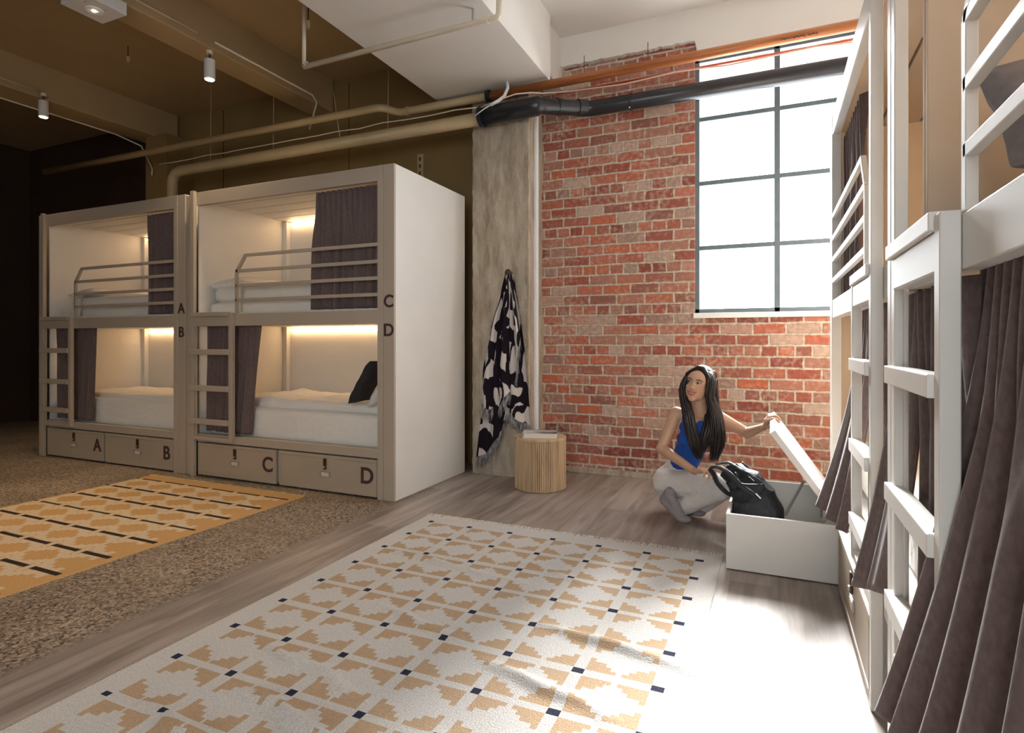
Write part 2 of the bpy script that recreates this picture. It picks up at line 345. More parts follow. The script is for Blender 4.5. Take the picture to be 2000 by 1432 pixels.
def B(name, mat, parent, *boxes, bevel=.003, mtx=None):
    mb = MB()
    for b in boxes: mb.box(*b)
    return mb.build(name, mat, parent, bevel=bevel, mtx=mtx)
def empty(name, label, cat, loc=(0, 0, 0), rz=0, group=None):
    o = bpy.data.objects.new(name, None); COL.objects.link(o); o.location = loc; o.rotation_euler = (0, 0, rz); o.empty_display_size = .1
    o['label'] = label; o['category'] = cat
    if group: o['group'] = group
    return o
def tag(o, label, cat, group=None, kind=None):
    o['label'] = label; o['category'] = cat
    if group: o['group'] = group
    if kind: o['kind'] = kind
    return o
def struct(o): o['kind'] = 'structure'; return o
def origin(o, loc):   # move the origin of a top-level mesh to loc without moving it
    o.data.transform(Matrix.Translation(-Vector(loc))); o.location = loc; return o
def rim(o): return origin(o, base_of(o))
def base_of(o):
    xs = [v.co for v in o.data.vertices]
    return Vector(((min(c.x for c in xs)+max(c.x for c in xs))/2, (min(c.y for c in xs)+max(c.y for c in xs))/2, min(c.z for c in xs)))
def txt(body, size, mat, name, parent, mtx, bold=.0, depth=.0015):
    cu = bpy.data.curves.new('t', 'FONT'); cu.body = body; cu.size = size; cu.extrude = depth; cu.align_x = 'CENTER'; cu.align_y = 'CENTER'; cu.offset = bold
    o = bpy.data.objects.new('t', cu); COL.objects.link(o)
    me = bpy.data.meshes.new_from_object(o.evaluated_get(bpy.context.evaluated_depsgraph_get()))
    bpy.data.objects.remove(o); me.transform(mtx); me.materials.clear(); me.materials.append(mat)
    t = bpy.data.objects.new(name, me); COL.objects.link(t); t.parent = parent
    return t

# ------------------------------------------------------------------ the room
YW = 4.95
struct(B('floor', M['floor'], None, (-10, 1.5, -3.2, 5.3, -.1, 0), bevel=0))
# far wall: painted part behind the left bunks, brick part with the window
struct(B('wall_far_painted', M['olive_wall'], None, (-6.85, -2.39, YW, 5.2, 0, 4.0), bevel=0))
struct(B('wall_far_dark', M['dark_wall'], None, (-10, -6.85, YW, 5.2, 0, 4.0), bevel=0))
struct(B('wall_pier', M['olive_wall'], None, (-6.85, -6.47, 4.62, YW, 0, 3.6), bevel=0))
X0, X1, Z0, Z1 = -.565, 1.26, 1.384, 3.46
struct(B('wall_far_brick', M['brick'], None, (-1.9, X0, YW, 5.2, 0, 3.6), (X0, X1, YW, 5.2, 0, Z0-.04), (X1, 1.5, YW, 5.2, 0, 3.6), (X0, X1, YW, 5.2, Z1, 3.6), bevel=0))
struct(B('wall_right', M['cream'], None, (1.42, 1.55, -3.2, 5.2, 0, 4.0), bevel=0))
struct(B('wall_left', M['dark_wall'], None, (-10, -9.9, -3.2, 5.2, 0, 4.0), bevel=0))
struct(B('wall_rear', M['cream'], None, (-10, -.6, -3.1, -3.0, 0, 4.0), (1.2, 1.5, -3.1, -3.0, 0, 4.0), (-.6, 1.2, -3.1, -3.0, 0, .8), (-.6, 1.2, -3.1, -3.0, 2.8, 4.0), bevel=0))
struct(B('ceiling', M['cream'], None, (-2.4, 1.5, -3.2, 5.2, 3.84, 4.0), bevel=0))
struct(B('ceiling_left', M['olive_ceiling'], None, (-10, -2.4, -3.2, 5.2, 3.94, 4.05), bevel=0))
struct(B('trim_soffit', M['cream'], None, (-2.72, -1.66, -3.0, 4.53, 3.3, 3.95), bevel=.004))
struct(B('trim_beam_middle', M['olive_ceiling'], None, (-4.55, -4.27, -3.0, 4.93, 3.6, 3.95), bevel=.01))
struct(B('trim_beam_left', M['olive_ceiling'], None, (-7.05, -6.70, -3.0, 4.93, 3.6, 3.95), bevel=.01))
# ragged plaster edge over the brick
def wall_beam():
    mb = MB(); xs = [-1.72+i*.02 for i in range(160)]
    zb = [3.585+(.012*noise.noise(Vector((x*22, 0, 0)))+.008*noise.noise(Vector((x*70, 3, 0)))) if x < X0+.02 else 3.485 for x in xs]
    for i in range(len(xs)-1):
        if xs[i] > 1.4: break
        mb.hexa([(xs[i], 4.9, zb[i]), (xs[i+1], 4.9, zb[i+1]), (xs[i+1], 4.97, zb[i+1]), (xs[i], 4.97, zb[i]), (xs[i], 4.9, 3.84), (xs[i+1], 4.9, 3.84), (xs[i+1], 4.97, 3.84), (xs[i], 4.97, 3.84)])
    struct(mb.build('trim_wall_beam', M['cream'], None))
wall_beam()
struct(B('trim_pillar_cap', M['cream'], None, (-1.87, -1.70, 4.50, 4.96, 3.40, 3.84), bevel=.004))

def pillar():
    mb = MB()
    def side(u, v):   # u around the three faces
        z = v*3.84
        P = [(-2.395, 4.95), (-2.395, 4.55), (-1.86, 4.55), (-1.89, 4.95)]
        t = u*3; i = min(int(t), 2); f = t-i
        x = P[i][0]*(1-f)+P[i+1][0]*f; y = P[i][1]*(1-f)+P[i+1][1]*f
        n = noise.noise(Vector((x*5, y*5, z*2)))*.010+noise.noise(Vector((x*25, y*25, z*9)))*.006
        if f < .03 or f > .97: n *= 1.6; x += noise.noise(Vector((0, 1, z*14)))*.006
        return (x+(n if i != 1 else n*.3), y-(n if i == 1 else 0), z)
    mb.grid(side, 150, 240)
    o = struct(mb.build('trim_concrete_pillar', M['concrete'], None, smooth=True))
pillar()

def window():
    o = empty('window_1', '', '')
    for k in ('label', 'category'): del o[k]
    struct(o); o.location = (0.35, 4.99, Z0)
    inv = Matrix.Translation(-Vector(o.location))
    y0, y1 = 4.975, 5.005; t = .035
    fr = [(X0, X0+t, y0, y1, Z0, Z1), (X1-t, X1, y0, y1, Z0, Z1), (X0, X1, y0, y1, Z0, Z0+t), (X0, X1, y0, y1, Z1-t, Z1)]
    for x in (.047, .655): fr.append((x-.021, x+.021, y0, y1, Z0, Z1))
    for z in (1.915, 2.442, 2.965): fr.append((X0, X1, y0+.004, y1-.004, z-.018, z+.018))
    B('window_frame', M['win_frame'], o, *fr, mtx=inv)
    B('pane', M['glass'], o, (X0+.01, X1-.01, 4.988, 4.992, Z0+.01, Z1-.01), bevel=0, mtx=inv)
    B('window_sill', M['sill'], o, (X0-.01, X1, 4.935, 5.2, Z0-.042, Z0), mtx=inv)
window()
def added_window():  # unseen window, added behind the camera to brighten the room
    o = empty('window_added_fill', '', '')
    for k in ('label', 'category'): del o[k]
    struct(o); o.location = (-.3, -3.05, .8)
    inv = Matrix.Translation(-Vector(o.location)); fr = []
    for x in (-.6, .285, 1.17): fr.append((x, x+.03, -3.07, -3.03, .8, 2.8))
    for z in (.8, 1.45, 2.1, 2.77): fr.append((-.6, 1.2, -3.066, -3.034, z, z+.03))
    B('window_frame', M['win_frame'], o, *fr, mtx=inv)
    B('pane', M['glass'], o, (-.59, 1.19, -3.052, -3.048, .81, 2.79), bevel=0, mtx=inv)
added_window()
struct(B('trim_white_conduit', M['white_cable'], None, (-1.877, -1.845, 4.70, 4.745, 0, 3.2), bevel=.006))
struct(B('baseboard_far', M['concrete'], None, (-1.72, 1.4, 4.925, 4.96, 0, .05), bevel=.005))
struct(B('trim_wall_joint', M['dark_wall'], None, (-5.942, -5.936, 4.945, 4.955, 0, 3.9), (-4.08, -4.076, 4.945, 4.955, 0, 3.9), bevel=0))

# ------------------------------------------------------------------ pipes
def arc(a, c, b, n=8):
    a, b, c = Vector(a), Vector(b), Vector(c)
    return [a*(1-t)**2+c*2*t*(1-t)+b*t*t for t in [i/n for i in range(n+1)]]
def pipes():
    zb = 3.043
    p = empty('drain_pipe', 'thick olive painted drain pipe running above the left bunks', 'pipe', (-4, 4.42, zb)); inv = Matrix.Translation(-p.location)
    pts = [(-2.243, 4.42, zb)]+arc((-5.95, 4.42, zb), (-6.1, 4.42, zb), (-6.1, 4.42, zb-.15))+[(-6.1, 4.42, 2.3)]
    MB().tube(pts, .055, 20).build('pipe_run', M['beige_pipe'], p, smooth=True, mtx=inv)
    for x in (-3.2, -4.6, -5.5): MB().tube([(x, 4.42, zb+.05), (x+.01, 4.42, 3.94)], .004, 6).build('hanger_rod', M['beige_pipe'], p, mtx=inv)
    p = empty('black_drain_pipe', 'thick black plastic drain pipe crossing in front of brick and window', 'pipe', (-1, 4.8, 3.12)); inv = Matrix.Translation(-p.location)
    zz = 3.13
    MB().tube([(-2.243, 4.42, 3.06), (-1.80, 4.42, 3.065)]+arc((-1.78, 4.42, 3.065), (-1.72, 4.42, 3.07), (-1.69, 4.47, 3.075))+[(-1.46, 4.76, zz)]+arc((-1.44, 4.78, zz), (-1.40, 4.80, zz), (-1.36, 4.80, zz))+[(1.38, 4.80, zz)], [.077]*2+[.077]*5+[.064]*4+[.064]+[.064]*9+[.064], 24).build('pipe_run', M['black_pipe'], p, smooth=True, mtx=inv)
    MB().tube([(-2.25, 4.42, 3.06), (-2.215, 4.42, 3.06)], .09, 24).build('collar', M['black_pipe'], p, mtx=inv)
    for a, b_ in (((-1.62, 4.56, 3.095), (-1.60, 4.585, 3.10)), ((-1.49, 4.72, 3.125), (-1.44, 4.77, 3.13)), ((-1.06, 4.8, zz), (-1.045, 4.8, zz))):
        MB().tube([a, b_], .071, 24).build('collar', M['black_pipe'], p, mtx=inv)
    for s in (-1, 1): MB().ell((-1.05, 4.73, zz+s*.07), (.008, .008, .008), nu=10, nv=6).build('bolt', M['steel'], p, smooth=True, mtx=inv)
    # copper pipe and its painted continuation
    p = empty('copper_pipe', 'orange brown copper pipe along the top of the brick wall', 'pipe', (-.5, 4.46, 3.25)); inv = Matrix.Translation(-p.location)
    MB().tube([(-2.2, 4.46, 3.24), (1.38, 4.46, 3.255)], .036, 20).build('pipe_run', M['copper'], p, smooth=True, mtx=inv)
    for x in (-2.21, ): MB().tube([(x, 4.46, 3.24), (x+.035, 4.46, 3.24)], .05, 20).build('collar', M['black_pipe'], p, mtx=inv)
    for x in (-1.35, -.85): MB().tube([(x, 4.46, 3.28), (x, 4.46, 3.42)], .003, 6).build('hanger_rod', M['black_metal'], p, mtx=inv)
    mt = Matrix.Translation(Vector((.18, 4.425, 3.232))-p.location) @ Matrix.Rotation(math.radians(72), 4, 'X')
    txt('NATURAL GAS', .034, M['letter'], 'printed_text', p, mt)
    p = empty('painted_pipe', 'olive painted thin pipe with an elbow under the ceiling beams', 'pipe', (-4.5, 4.3, 3.25)); inv = Matrix.Translation(-p.location)
    MB().tube([(-2.2, 4.46, 3.24), (-3.0, 4.46, 3.245)]+arc((-3.05, 4.46, 3.245), (-3.1, 4.46, 3.245), (-3.13, 4.42, 3.248))+arc((-3.17, 4.34, 3.25), (-3.2, 4.3, 3.25), (-3.26, 4.3, 3.25))+[(-8.2, 4.26, 3.25)], .035, 16).build('pipe_run', M['beige_pipe'], p, smooth=True, mtx=inv)
    for c in ((-3.0, 4.46, 3.245),): MB().tube([c, (c[0]-.02, c[1], c[2])], .043, 16).build('collar', M['beige_pipe'], p, mtx=inv)
    # red conduit with cable
    t = MB().tube([(-1.70, 4.8, 3.308), (1.38, 4.8, 3.312)], .009, 10).build('red_conduit', M['red_pipe'], smooth=True)
    tag(rim(t), 'thin red conduit just under the copper pipe by the window', 'conduit')
    pts = [(-2.2, 4.36, 3.115), (-2.0, 4.35, 3.15), (-1.9, 4.36, 3.17), (-1.78, 4.42, 3.185), (-1.72, 4.5, 3.20)]+[(x, 4.78, 3.29+.012*math.sin(x*7)) for x in (-1.6, -1.35, -1.1, -.9, -.7, -.5, -.3, 0, .3, .6, .9, 1.2)]
    t = MB().tube(pts, .006, 8).build('cable', M['cable'], smooth=True); tag(rim(t), 'pale pink cable clipped along the red conduit over the brick', 'cable')
    # white flexible conduit from the soffit
    A = [at(990, 158, 4.40), at(992, 172, 4.38), at(985, 188, 4.36), at(972, 198, 4.34), at(958, 205, 4.33)]
    t = MB().tube(A, .014, 10).build('flexible_conduit', M['white_cable'], smooth=True); tag(rim(t), 'short white flexible conduit curving down from the soffit', 'conduit')
    A = [at(958, 205, 4.33), at(945, 213, 4.33), at(928, 226, 4.33)]
    t = MB().tube(A, .005, 8).build('cable', M['white_cable'], smooth=True); tag(rim(t), 'thin white cable end crossing the black pipe collar', 'cable')
    pts = [(-2.2, 4.36, 3.115)]+[(-2.2-i*.25, 4.33, 3.115+.02*noise.noise(Vector((i*.9, 0, 0)))) for i in range(1, 17)]
    t = MB().tube(pts, .005, 6).build('cable', M['cream_pipe'], smooth=True); tag(rim(t), 'wavy thin cable lying along the thick olive drain pipe', 'cable')
    # surface conduit under the soffit
    p = empty('surface_conduit', 'cream painted conduit hung under the pale soffit with elbows', 'conduit', (-2.5, 3.34, 3.2)); inv = Matrix.Translation(-p.location)
    zc = 3.205
    MB().tube([(-3.17, 3.34, 3.92), (-3.17, 3.34, zc-.01)], .014, 12).build('pipe_run', M['cream_pipe'], p, smooth=True, mtx=inv)
    MB().tube([(-3.17, 3.34, zc-.01), (-1.62, 3.34, zc)]+arc((-1.60, 3.34, zc), (-1.57, 3.34, zc), (-1.57, 3.34, zc+.03))+[(-1.57, 3.34, 3.34)], .019, 12).build('pipe_run', M['cream_pipe'], p, smooth=True, mtx=inv)
    MB().tube([(-1.57, 3.34, 3.34), (-1.57, 3.34, 3.83)], .017, 12).build('pipe_run', M['cream_pipe'], p, smooth=True, mtx=inv)
    for x in (-1.66, -3.15): MB().tube([(x, 3.34, zc), (x+.012, 3.34, zc)], .024, 12).build('collar', M['cream_pipe'], p, mtx=inv)
    B('clip', M['steel'], p, (-1.76, -1.745, 3.33, 3.35, zc, 3.3), mtx=inv)
    # conduits along the beams feeding the lamps
    def line(name, label, pts, r=.009, m='cream_pipe'):
        t = MB().tube(pts, r, 8).build(name, M[m], smooth=True); tag(rim(t), label, 'conduit' if 'conduit' in name else 'cable')
    line('beam_conduit', 'thin conduit along the middle beam to the nearer spotlight', [(-4.255, .3, 3.66), (-4.255, 3.30, 3.66)])
    line('beam_conduit', 'thin conduit along the middle beam beyond its spotlight', [(-4.255, 3.46, 3.66), (-4.255, 4.6, 3.66), (-4.25, 4.66, 3.6), (-4.2, 4.5, 3.27)])
    line('beam_conduit', 'thin conduit along the left beam ending above the dark corner', [(-7.07, .5, 3.60), (-7.06, 4.4, 3.60), (-6.9, 4.6, 3.5), (-6.7, 4.6, 3.2), (-6.68, 4.58, 3.12)])
    line('beam_conduit', 'thin conduit on the left beam side feeding its spotlight', [(-6.69, .5, 3.66), (-6.69, 3.42, 3.66)])
    line('ceiling_conduit', 'thin conduit crossing the ceiling at the upper left corner', [(-5.9, 2.55, 3.9), (-4.56, 2.55, 3.9)], .012)
    line('hanging_cable', 'thin wire slanting down to the olive drain pipe', [(-3.9, 4.5, 3.6), (-3.75, 4.42, 3.1)], .004)
pipes()

# bracket on the painted wall, above the bunk
def bracket():
    p = empty('slotted_bracket', 'small slotted steel channel fixed upright on olive wall', 'bracket', (-3.19, 4.94, 2.8)); inv = Matrix.Translation(-p.location)
    B('channel', M['beige_pipe'], p, (-3.22, -3.15, 4.935, 4.95, 2.55, 3.02), mtx=inv)
    for k in range(6): B('slot', M['black_metal'], p, (-3.195, -3.178, 4.93, 4.936, 2.6+k*.07, 2.635+k*.07), bevel=0, mtx=inv)
bracket()

# ------------------------------------------------------------------ lamps
def spotlight(x, y, ztop, label, power=60):
    p = empty('ceiling_spotlight', label, 'ceiling light', (x, y, ztop-.17), 0, 'white ceiling spotlights')
    MB().cyl((0, 0), .042, 0, .16, 28).build('lamp_housing', M['spot'], p, smooth=False, bevel=.003)
    MB().cyl((0, 0), .034, -.004, .002, 24).build('lens', M['lens'], p)
    MB().tube([(0, 0, .155), (0, 0, .215)], .007, 8).build('stem', M['black_metal'], p)
    MB().cyl((0, 0), .025, .205, .235, 16).build('mount', M['cream_pipe'], p)
    l = bpy.data.lights.new('spot', 'SPOT'); l.energy = power; l.color = (1, .74, .45); l.spot_size = math.radians(105); l.spot_blend = .7; l.shadow_soft_size = .05
    o = bpy.data.objects.new('spot_light', l); COL.objects.link(o); o.location = (0, 0, -.012); o.parent = p
spotlight(-4.21, 3.375, 3.475, 'white cylinder spotlight glowing under the middle ceiling beam', 45)
spotlight(-6.65, 3.44, 3.57, 'white cylinder spotlight glowing on the left beam in the dark corner', 30)
spotlight(-4.21, 1.2, 3.475, 'added white cylinder spotlight on the middle beam, unseen, for extra light', 45)  # extra unseen spotlight, added to lift the warm light on the left
spotlight(-6.65, 1.2, 3.57, 'added white cylinder spotlight on the left beam, unseen, for extra light', 45)  # second added spotlight, out of view, also there for brightness

def emergency():
    p = empty('emergency_light', 'white square emergency light box mounted under the middle beam', 'ceiling light', (-4.385, 2.585, 3.505))
    B('housing', M['spot'], p, (-.14, .14, -.14, .14, .0, .09), bevel=.004)
    MB().cyl((0, 0), .055, -.008, .0, 28).build('lens_ring', M['white_cable'], p)
    MB().cyl((0, 0), .012, -.012, -.006, 12).build('lens', M['lens'], p)
    MB().cyl((.07, .03), .006, -.004, .0, 8).build('indicator', M['steel'], p)
    MB().cyl((.05, -.09), .006, -.004, .0, 8).build('indicator', M['steel'], p)
emergency()
def hook(px, py, X, Y, zt, label):
    p = empty('ceiling_sensor', label, 'ceiling fitting', (X, Y, zt-.15), 0, 'small hanging ceiling fittings')
    MB().tube([(0, 0, .04), (0, 0, .15)], .004, 6).build('chain', M['black_metal'], p)
    MB().tube([(0, 0, 0), (0, 0, .05)], [.012, .016], 10).build('shade', M['beige_pipe'], p)
q = at(250, 100, 3.45); hook(0, 0, q.x, 3.45, q.z+.05, 'small hanging fitting beneath the tan ceiling between two beams')
q = at(602, 30, 3.2); hook(0, 0, q.x, 3.2, q.z+.06, 'small hanging fitting just left of the pale soffit')

# ------------------------------------------------------------------ bunks
def bunk(name, label, loc, rz, front='white', ledm='led', L=2.083, lad=(0, .045, .465, .505), guard=(.502, 1.937), mirror=False, letters=None, drawers=((.06, .95), (.985, 1.93)), filler=True, lining=None, leds=True, cat='bunk bed', pull=0, full_ladder=False, led_up=True):
    p = empty(name, label, cat, loc, rz, None)
    fx = (lambda a, b: (L-b, L-a)) if mirror else (lambda a, b: (a, b))
    D = 1.06; W = M['white']; FT = M[front]; zt = 2.435
    re = 1.937
    def bx(n, m, *bs, bevel=.003, par=None):
        return B(n, m, par or p, *[(*fx(b[0], b[1]), *b[2:]) for b in bs], bevel=bevel)
    bx('end_post', FT, (0, .045, -.03, .001, 0, zt+.008))
    bx('end_post', FT, (re, re+.05, -.002, .045, 0, zt))
    if filler:
        bx('end_board', FT, (re+.052, L, 0, .02, 0, zt))
        bx('end_panel', W, (L-.02, L, .021, D, 0, zt))
    else:
        bx('end_panel', M[lining] if lining else W, (L-.02, L, .045, D, 0, zt))
        bx('end_board', W, (re+.05, L, 0, .045, 0, zt))
    bx('end_panel', M[lining] if lining else W, (0.002, .02, .045, D, 0, zt))
    LN = M[lining] if lining else W
    bx('back_panel', LN, (.02, L-.02, D-.02, D, .3, zt))
    bx('back_post', W, (.02, .075, D-.07, D-.02, .3, zt-.07))
    bx('back_post', W, (L-.075, L-.02, D-.07, D-.02, .3, zt-.07))
    bx('top_rail', FT, (.045, re, 0, .04, 2.322, zt))
    bx('middle_rail', FT, (.045, re, 0, .04, 1.283, 1.385))
    bx('bottom_rail', FT, (.045, re, 0, .04, .300, .365))
    bx('roof_panel', LN, (.02, L-.02, .04, D-.02, 2.40, 2.42))
    for k in range(5):
        y = .05+k*.198; bx('roof_slat', LN, (.02, L-.02, y, y+.186, 2.372, 2.399))
    bx('upper_deck', W, (.02, L-.02, .04, D-.02, 1.30, 1.335))
    bx('lower_deck', W, (.02, L-.02, .04, D-.02, .30, .33))
    bx('mattress_board', W, (.02, L-.02, .041, .06, 1.335, 1.40))
    # LED strips along the back
    if leds:
        bx('led_strip', M[ledm], (.10, L-.10, D-.05, D-.035, 1.262, 1.27), bevel=0)
        if led_up: bx('led_strip', M[ledm], (.10, L-.10, D-.05, D-.035, 2.335, 2.343), bevel=0)
    # ladder
    a0, a1, b0, b1 = lad
    ladz1 = zt if full_ladder else 1.392
    ld = empty('ladder', '', '', (0, 0, 0)); ld.parent = p
    for k in ('label', 'category'): del ld[k]
    bx('stile', FT, (b0, b1, -.035, -.001, .32, 1.392), par=ld)
    if full_ladder: bx('stile', FT, (a0, a1, -.035, -.001, .0, zt), par=ld)
    else: bx('stile', FT, (a0+.046, a0+.062, -.012, -.001, .32, 1.36), par=ld)
    lo = a1 if full_ladder else a0+.005
    for zz in (1.088, .782, .50):
        bx('rung', FT, (lo, b0, -.047, -.004, zz-.046, zz), par=ld)
    bx('rung', FT, (a1, b0, -.033, -.001, .32, .352), par=ld)
    bx('step_shelf', FT, (lo, b0-.002, -.044, -.001, 1.363, 1.400), par=ld)
    bx('step_shelf', FT, (a1, b0, -.033, -.001, 1.283, 1.361), par=ld)
    # guard rail
    g = MB(); g0, g1 = guard
    def pt(x): return L-x if mirror else x
    y = .009; th = .026
    for zz in (1.862, 1.737, 1.616, 1.496):
        xs = g0+.105 if zz > 1.8 else g0+.006
        g.beam((pt(xs), y, zz), (pt(g1), y, zz), .02, th)
    g.beam((pt(g0+.01), y, 1.386), (pt(g0+.01), y, 1.735), .02, th, up=(1, 0, 0))
    g.beam((pt(g0+.01), y, 1.73), (pt(g0+.11), y, 1.862), .02, th)
    g.build('guard_rail', FT, p, bevel=.002)
    # drawers
    for i, (x0, x1) in enumerate(drawers):
        d = empty('drawer', '', '', (0, 0, 0)); d.parent = p
        for k in ('label', 'category'): del d[k]
        yf = .004-pull
        DM = M['drawer']
        bx('front', DM, (x0, x1, yf, yf+.02, .015, .288), par=d)
        bx('lid_edge', DM, (x0+.002, x1-.002, yf-.006, yf, .266, .288), par=d, bevel=.001)
        bx('frame_strip', DM, (x0+.002, x1-.002, yf-.005, yf, .017, .042), (x0+.002, x0+.02, yf-.005, yf, .042, .266), (x1-.02, x1-.002, yf-.005, yf, .042, .266), par=d, bevel=.001)
        bx('box', M['white'], (x0+.02, x1-.005, yf+.02, .95, .02, .28), par=d)
        xm = x0+.46*(x1-x0)/.945+.005
        bx('lock', M['black_metal'], (xm-.014, xm+.014, yf-.010, yf, .178, .262), par=d)
        bx('lock', M['steel'], (xm-.008, xm+.008, yf-.016, yf-.010, .188, .206), par=d, bevel=.001)
        bx('label_holder', M['steel'], (xm-.05, xm+.05, yf-.005, yf, .122, .160), par=d, bevel=.001)
        bx('card', M['label'], (xm-.036, xm+.036, yf-.008, yf-.005, .126, .156), par=d, bevel=.001)
        if letters:
            ch = letters[i]
            mt = Matrix.Translation((x0+.815*(x1-x0)/.93+.02 if i == 0 else x1-.09, yf-.0015, .16)) @ Matrix.Rotation(math.pi/2, 4, 'X')
            txt(ch, .165, M['letter'], 'letter', d, mt, bold=.004)
    if letters:
        for ch, zz in ((letters[0], 1.44), (letters[1], 1.232)):
            mt = Matrix.Translation((2.036, -.0015, zz)) @ Matrix.Rotation(math.pi/2, 4, 'X')
            txt(ch, .125, M['letter'], 'letter', p, mt, bold=.003)
    return p

LX_C, LX_A, YF = -4.553, -6.735, 3.487
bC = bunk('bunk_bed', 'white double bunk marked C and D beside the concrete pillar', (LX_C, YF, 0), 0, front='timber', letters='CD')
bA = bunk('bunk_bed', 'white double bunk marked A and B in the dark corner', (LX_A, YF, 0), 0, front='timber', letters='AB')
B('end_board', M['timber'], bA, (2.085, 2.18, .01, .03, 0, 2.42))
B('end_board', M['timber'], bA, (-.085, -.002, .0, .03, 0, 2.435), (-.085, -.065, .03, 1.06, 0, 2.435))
XR = .32
bN = bunk('bunk_bed', 'white bunk nearest the camera at the right edge', (XR, 1.81, 0), -math.pi/2, lining='board', ledm='led_bright')
bF = bunk('bunk_bed', 'white bunk at the window end of the right row', (XR, 3.90, 0), -math.pi/2, mirror=True, lad=(.296, .338, .755, .79), guard=(.70, 1.937),
          drawers=((.32, 1.25),), filler=False, lining='board', ledm='led_bright', pull=.034, full_ladder=True)

# mattresses, linen and pillows
def soft(name, x0, x1, y0, y1, z0, z1, r=.05, wob=.008, mat='sheet', seed=0, parent=None, mtx=None, n=28):
    mb = MB(); cx, cy, cz = (x0+x1)/2, (y0+y1)/2, (z0+z1)/2; hx, hy, hz = (x1-x0)/2, (y1-y0)/2, (z1-z0)/2
    bm = bmesh.new(); bmesh.ops.create_cube(bm, size=2); bmesh.ops.subdivide_edges(bm, edges=bm.edges[:], cuts=n, use_grid_fill=True)
    for v in bm.verts:
        c = Vector((v.co.x*hx, v.co.y*hy, v.co.z*hz))
        inner = Vector((max(-hx+r, min(hx-r, c.x)), max(-hy+r, min(hy-r, c.y)), max(-hz+min(r, hz*.98), min(hz-min(r, hz*.98), c.z))))
        d = c-inner
        if d.length > 1e-6: c = inner+d.normalized()*min(r, max(abs(d.x), abs(d.y), abs(d.z)))
        k = noise.noise(Vector((c.x*3+seed, c.y*4, c.z*3)))*wob+noise.noise(Vector((c.x*9+seed, c.y*12, c.z*9)))*wob*.5
        if c.z > -hz*.6: c.z += k
        v.co = c+Vector((cx, cy, cz))
    me = bpy.data.meshes.new(name); bm.to_mesh(me); bm.free(); me.materials.append(M[mat])
    if mtx is not None: me.transform(mtx)
    for q in me.polygons: q.use_smooth = True
    o = bpy.data.objects.new(name, me); COL.objects.link(o)
    if parent: o.parent = parent
    return rim(o) if not parent else o
def world_of(b, x0, x1, y0, y1, z0, z1):
    R_ = Matrix.Translation(b.location) @ Matrix.Rotation(b.rotation_euler.z, 4, 'Z')
    a = R_ @ Vector((x0, y0, z0)); c = R_ @ Vector((x1, y1, z1))
    return (min(a.x, c.x), max(a.x, c.x), min(a.y, c.y), max(a.y, c.y), z0, z1)
for b, nm, s in ((bC, 'bunk marked C and D', 1), (bA, 'bunk marked A and B', 2), (bN, 'bunk nearest the camera', 3), (bF, 'bunk at the window end', 4)):
    xa, xb = (.03, 2.04)
    tag(soft('mattress', *world_of(b, xa, xb, .125, .985, .332, .60), r=.05, seed=s*3), 'white sheeted mattress on the lower deck of the %s' % nm, 'mattress')
    tag(soft('mattress', *world_of(b, xa, xb, .125, .985, 1.337, 1.50), r=.05, seed=s*5), 'white sheeted mattress on the upper deck of the %s' % nm, 'mattress')
tag(soft('duvet', *world_of(bC, .05, 1.95, .20, .97, .56, .665), r=.05, wob=.035, seed=31, n=40), 'rumpled white duvet on the lower bed of the bunk marked D', 'duvet')
tag(soft('duvet', *world_of(bA, .05, 1.95, .20, .97, .56, .635), r=.035, wob=.015, seed=32), 'smooth white duvet on the lower bed of the bunk marked B', 'duvet')
tag(soft('duvet', *world_of(bC, .06, 1.98, .145, .98, 1.49, 1.63), r=.06, wob=.022, seed=33, n=36), 'thick white duvet on the upper bed marked C', 'duvet')
tag(soft('duvet', *world_of(bA, .18, 1.9, .145, .96, 1.49, 1.60), r=.05, wob=.012, seed=34), 'white duvet on the upper bed marked A', 'duvet')
def pillow(name, c, r, rot, mat, label, seed=0):
    mb = MB(); R_ = Euler(rot).to_matrix()
    nu, nv = 36, 24
    def fn(sgn):
        def g(u, v):
            a, b_ = u*2-1, v*2-1
            e = (max(0, 1-a**4)*max(0, 1-b_**4))**.45
            k = 1-.10*(a*a+b_*b_)*(1 if e > 0 else 1)
            q = Vector((a*r[0]*(1-.07*(1-b_*b_)*0-.06*(1-abs(b_))*abs(a)), b_*r[1]*(1-.06*(1-abs(a))*abs(b_)), sgn*r[2]*e+.006*noise.noise(Vector((a*3+seed, b_*3, 0)))))
            return Vector(c)+R_ @ q
        return g
    mb.grid(fn(1), nu, nv); mb.grid(fn(-1), nu, nv)
    o = mb.build(name, M[mat], None, smooth=True); return tag(rim(o), label, name)
pillow('cushion', (-2.90, 3.79, .84), (.19, .19, .045), (0, math.radians(-60), math.radians(8)), 'cushion', 'black cushion leaning on the end of the bed marked D')
pillow('pillow', (-2.70, 3.90, .82), (.19, .30, .05), (0, math.radians(-58), 0), 'sheet', 'white pillow under the black cushion on the bed marked D', 5)
pillow('pillow', (-4.36, 3.97, 1.665), (.19, .33, .055), (0, -.1, 0), 'sheet', 'white pillow at the left end of the upper bed marked C', 6)
pillow('pillow', (-6.42, 3.97, 1.65), (.19, .33, .05), (0, -.1, 0), 'sheet', 'white pillow at the left end of the upper bed marked A', 7)
pillow('pillow', (.62, 1.45, 1.60), (.22, .17, .05), (math.radians(50), 0, 0), 'grey_cloth', 'grey pillow at the far end of the nearest upper bed', 8)
tag(soft('blanket', .37, .95, .55, 1.15, 1.49, 1.60, r=.05, wob=.05, mat='grey_cloth', seed=9), 'grey folded blanket on the upper bed nearest the camera', 'blanket')

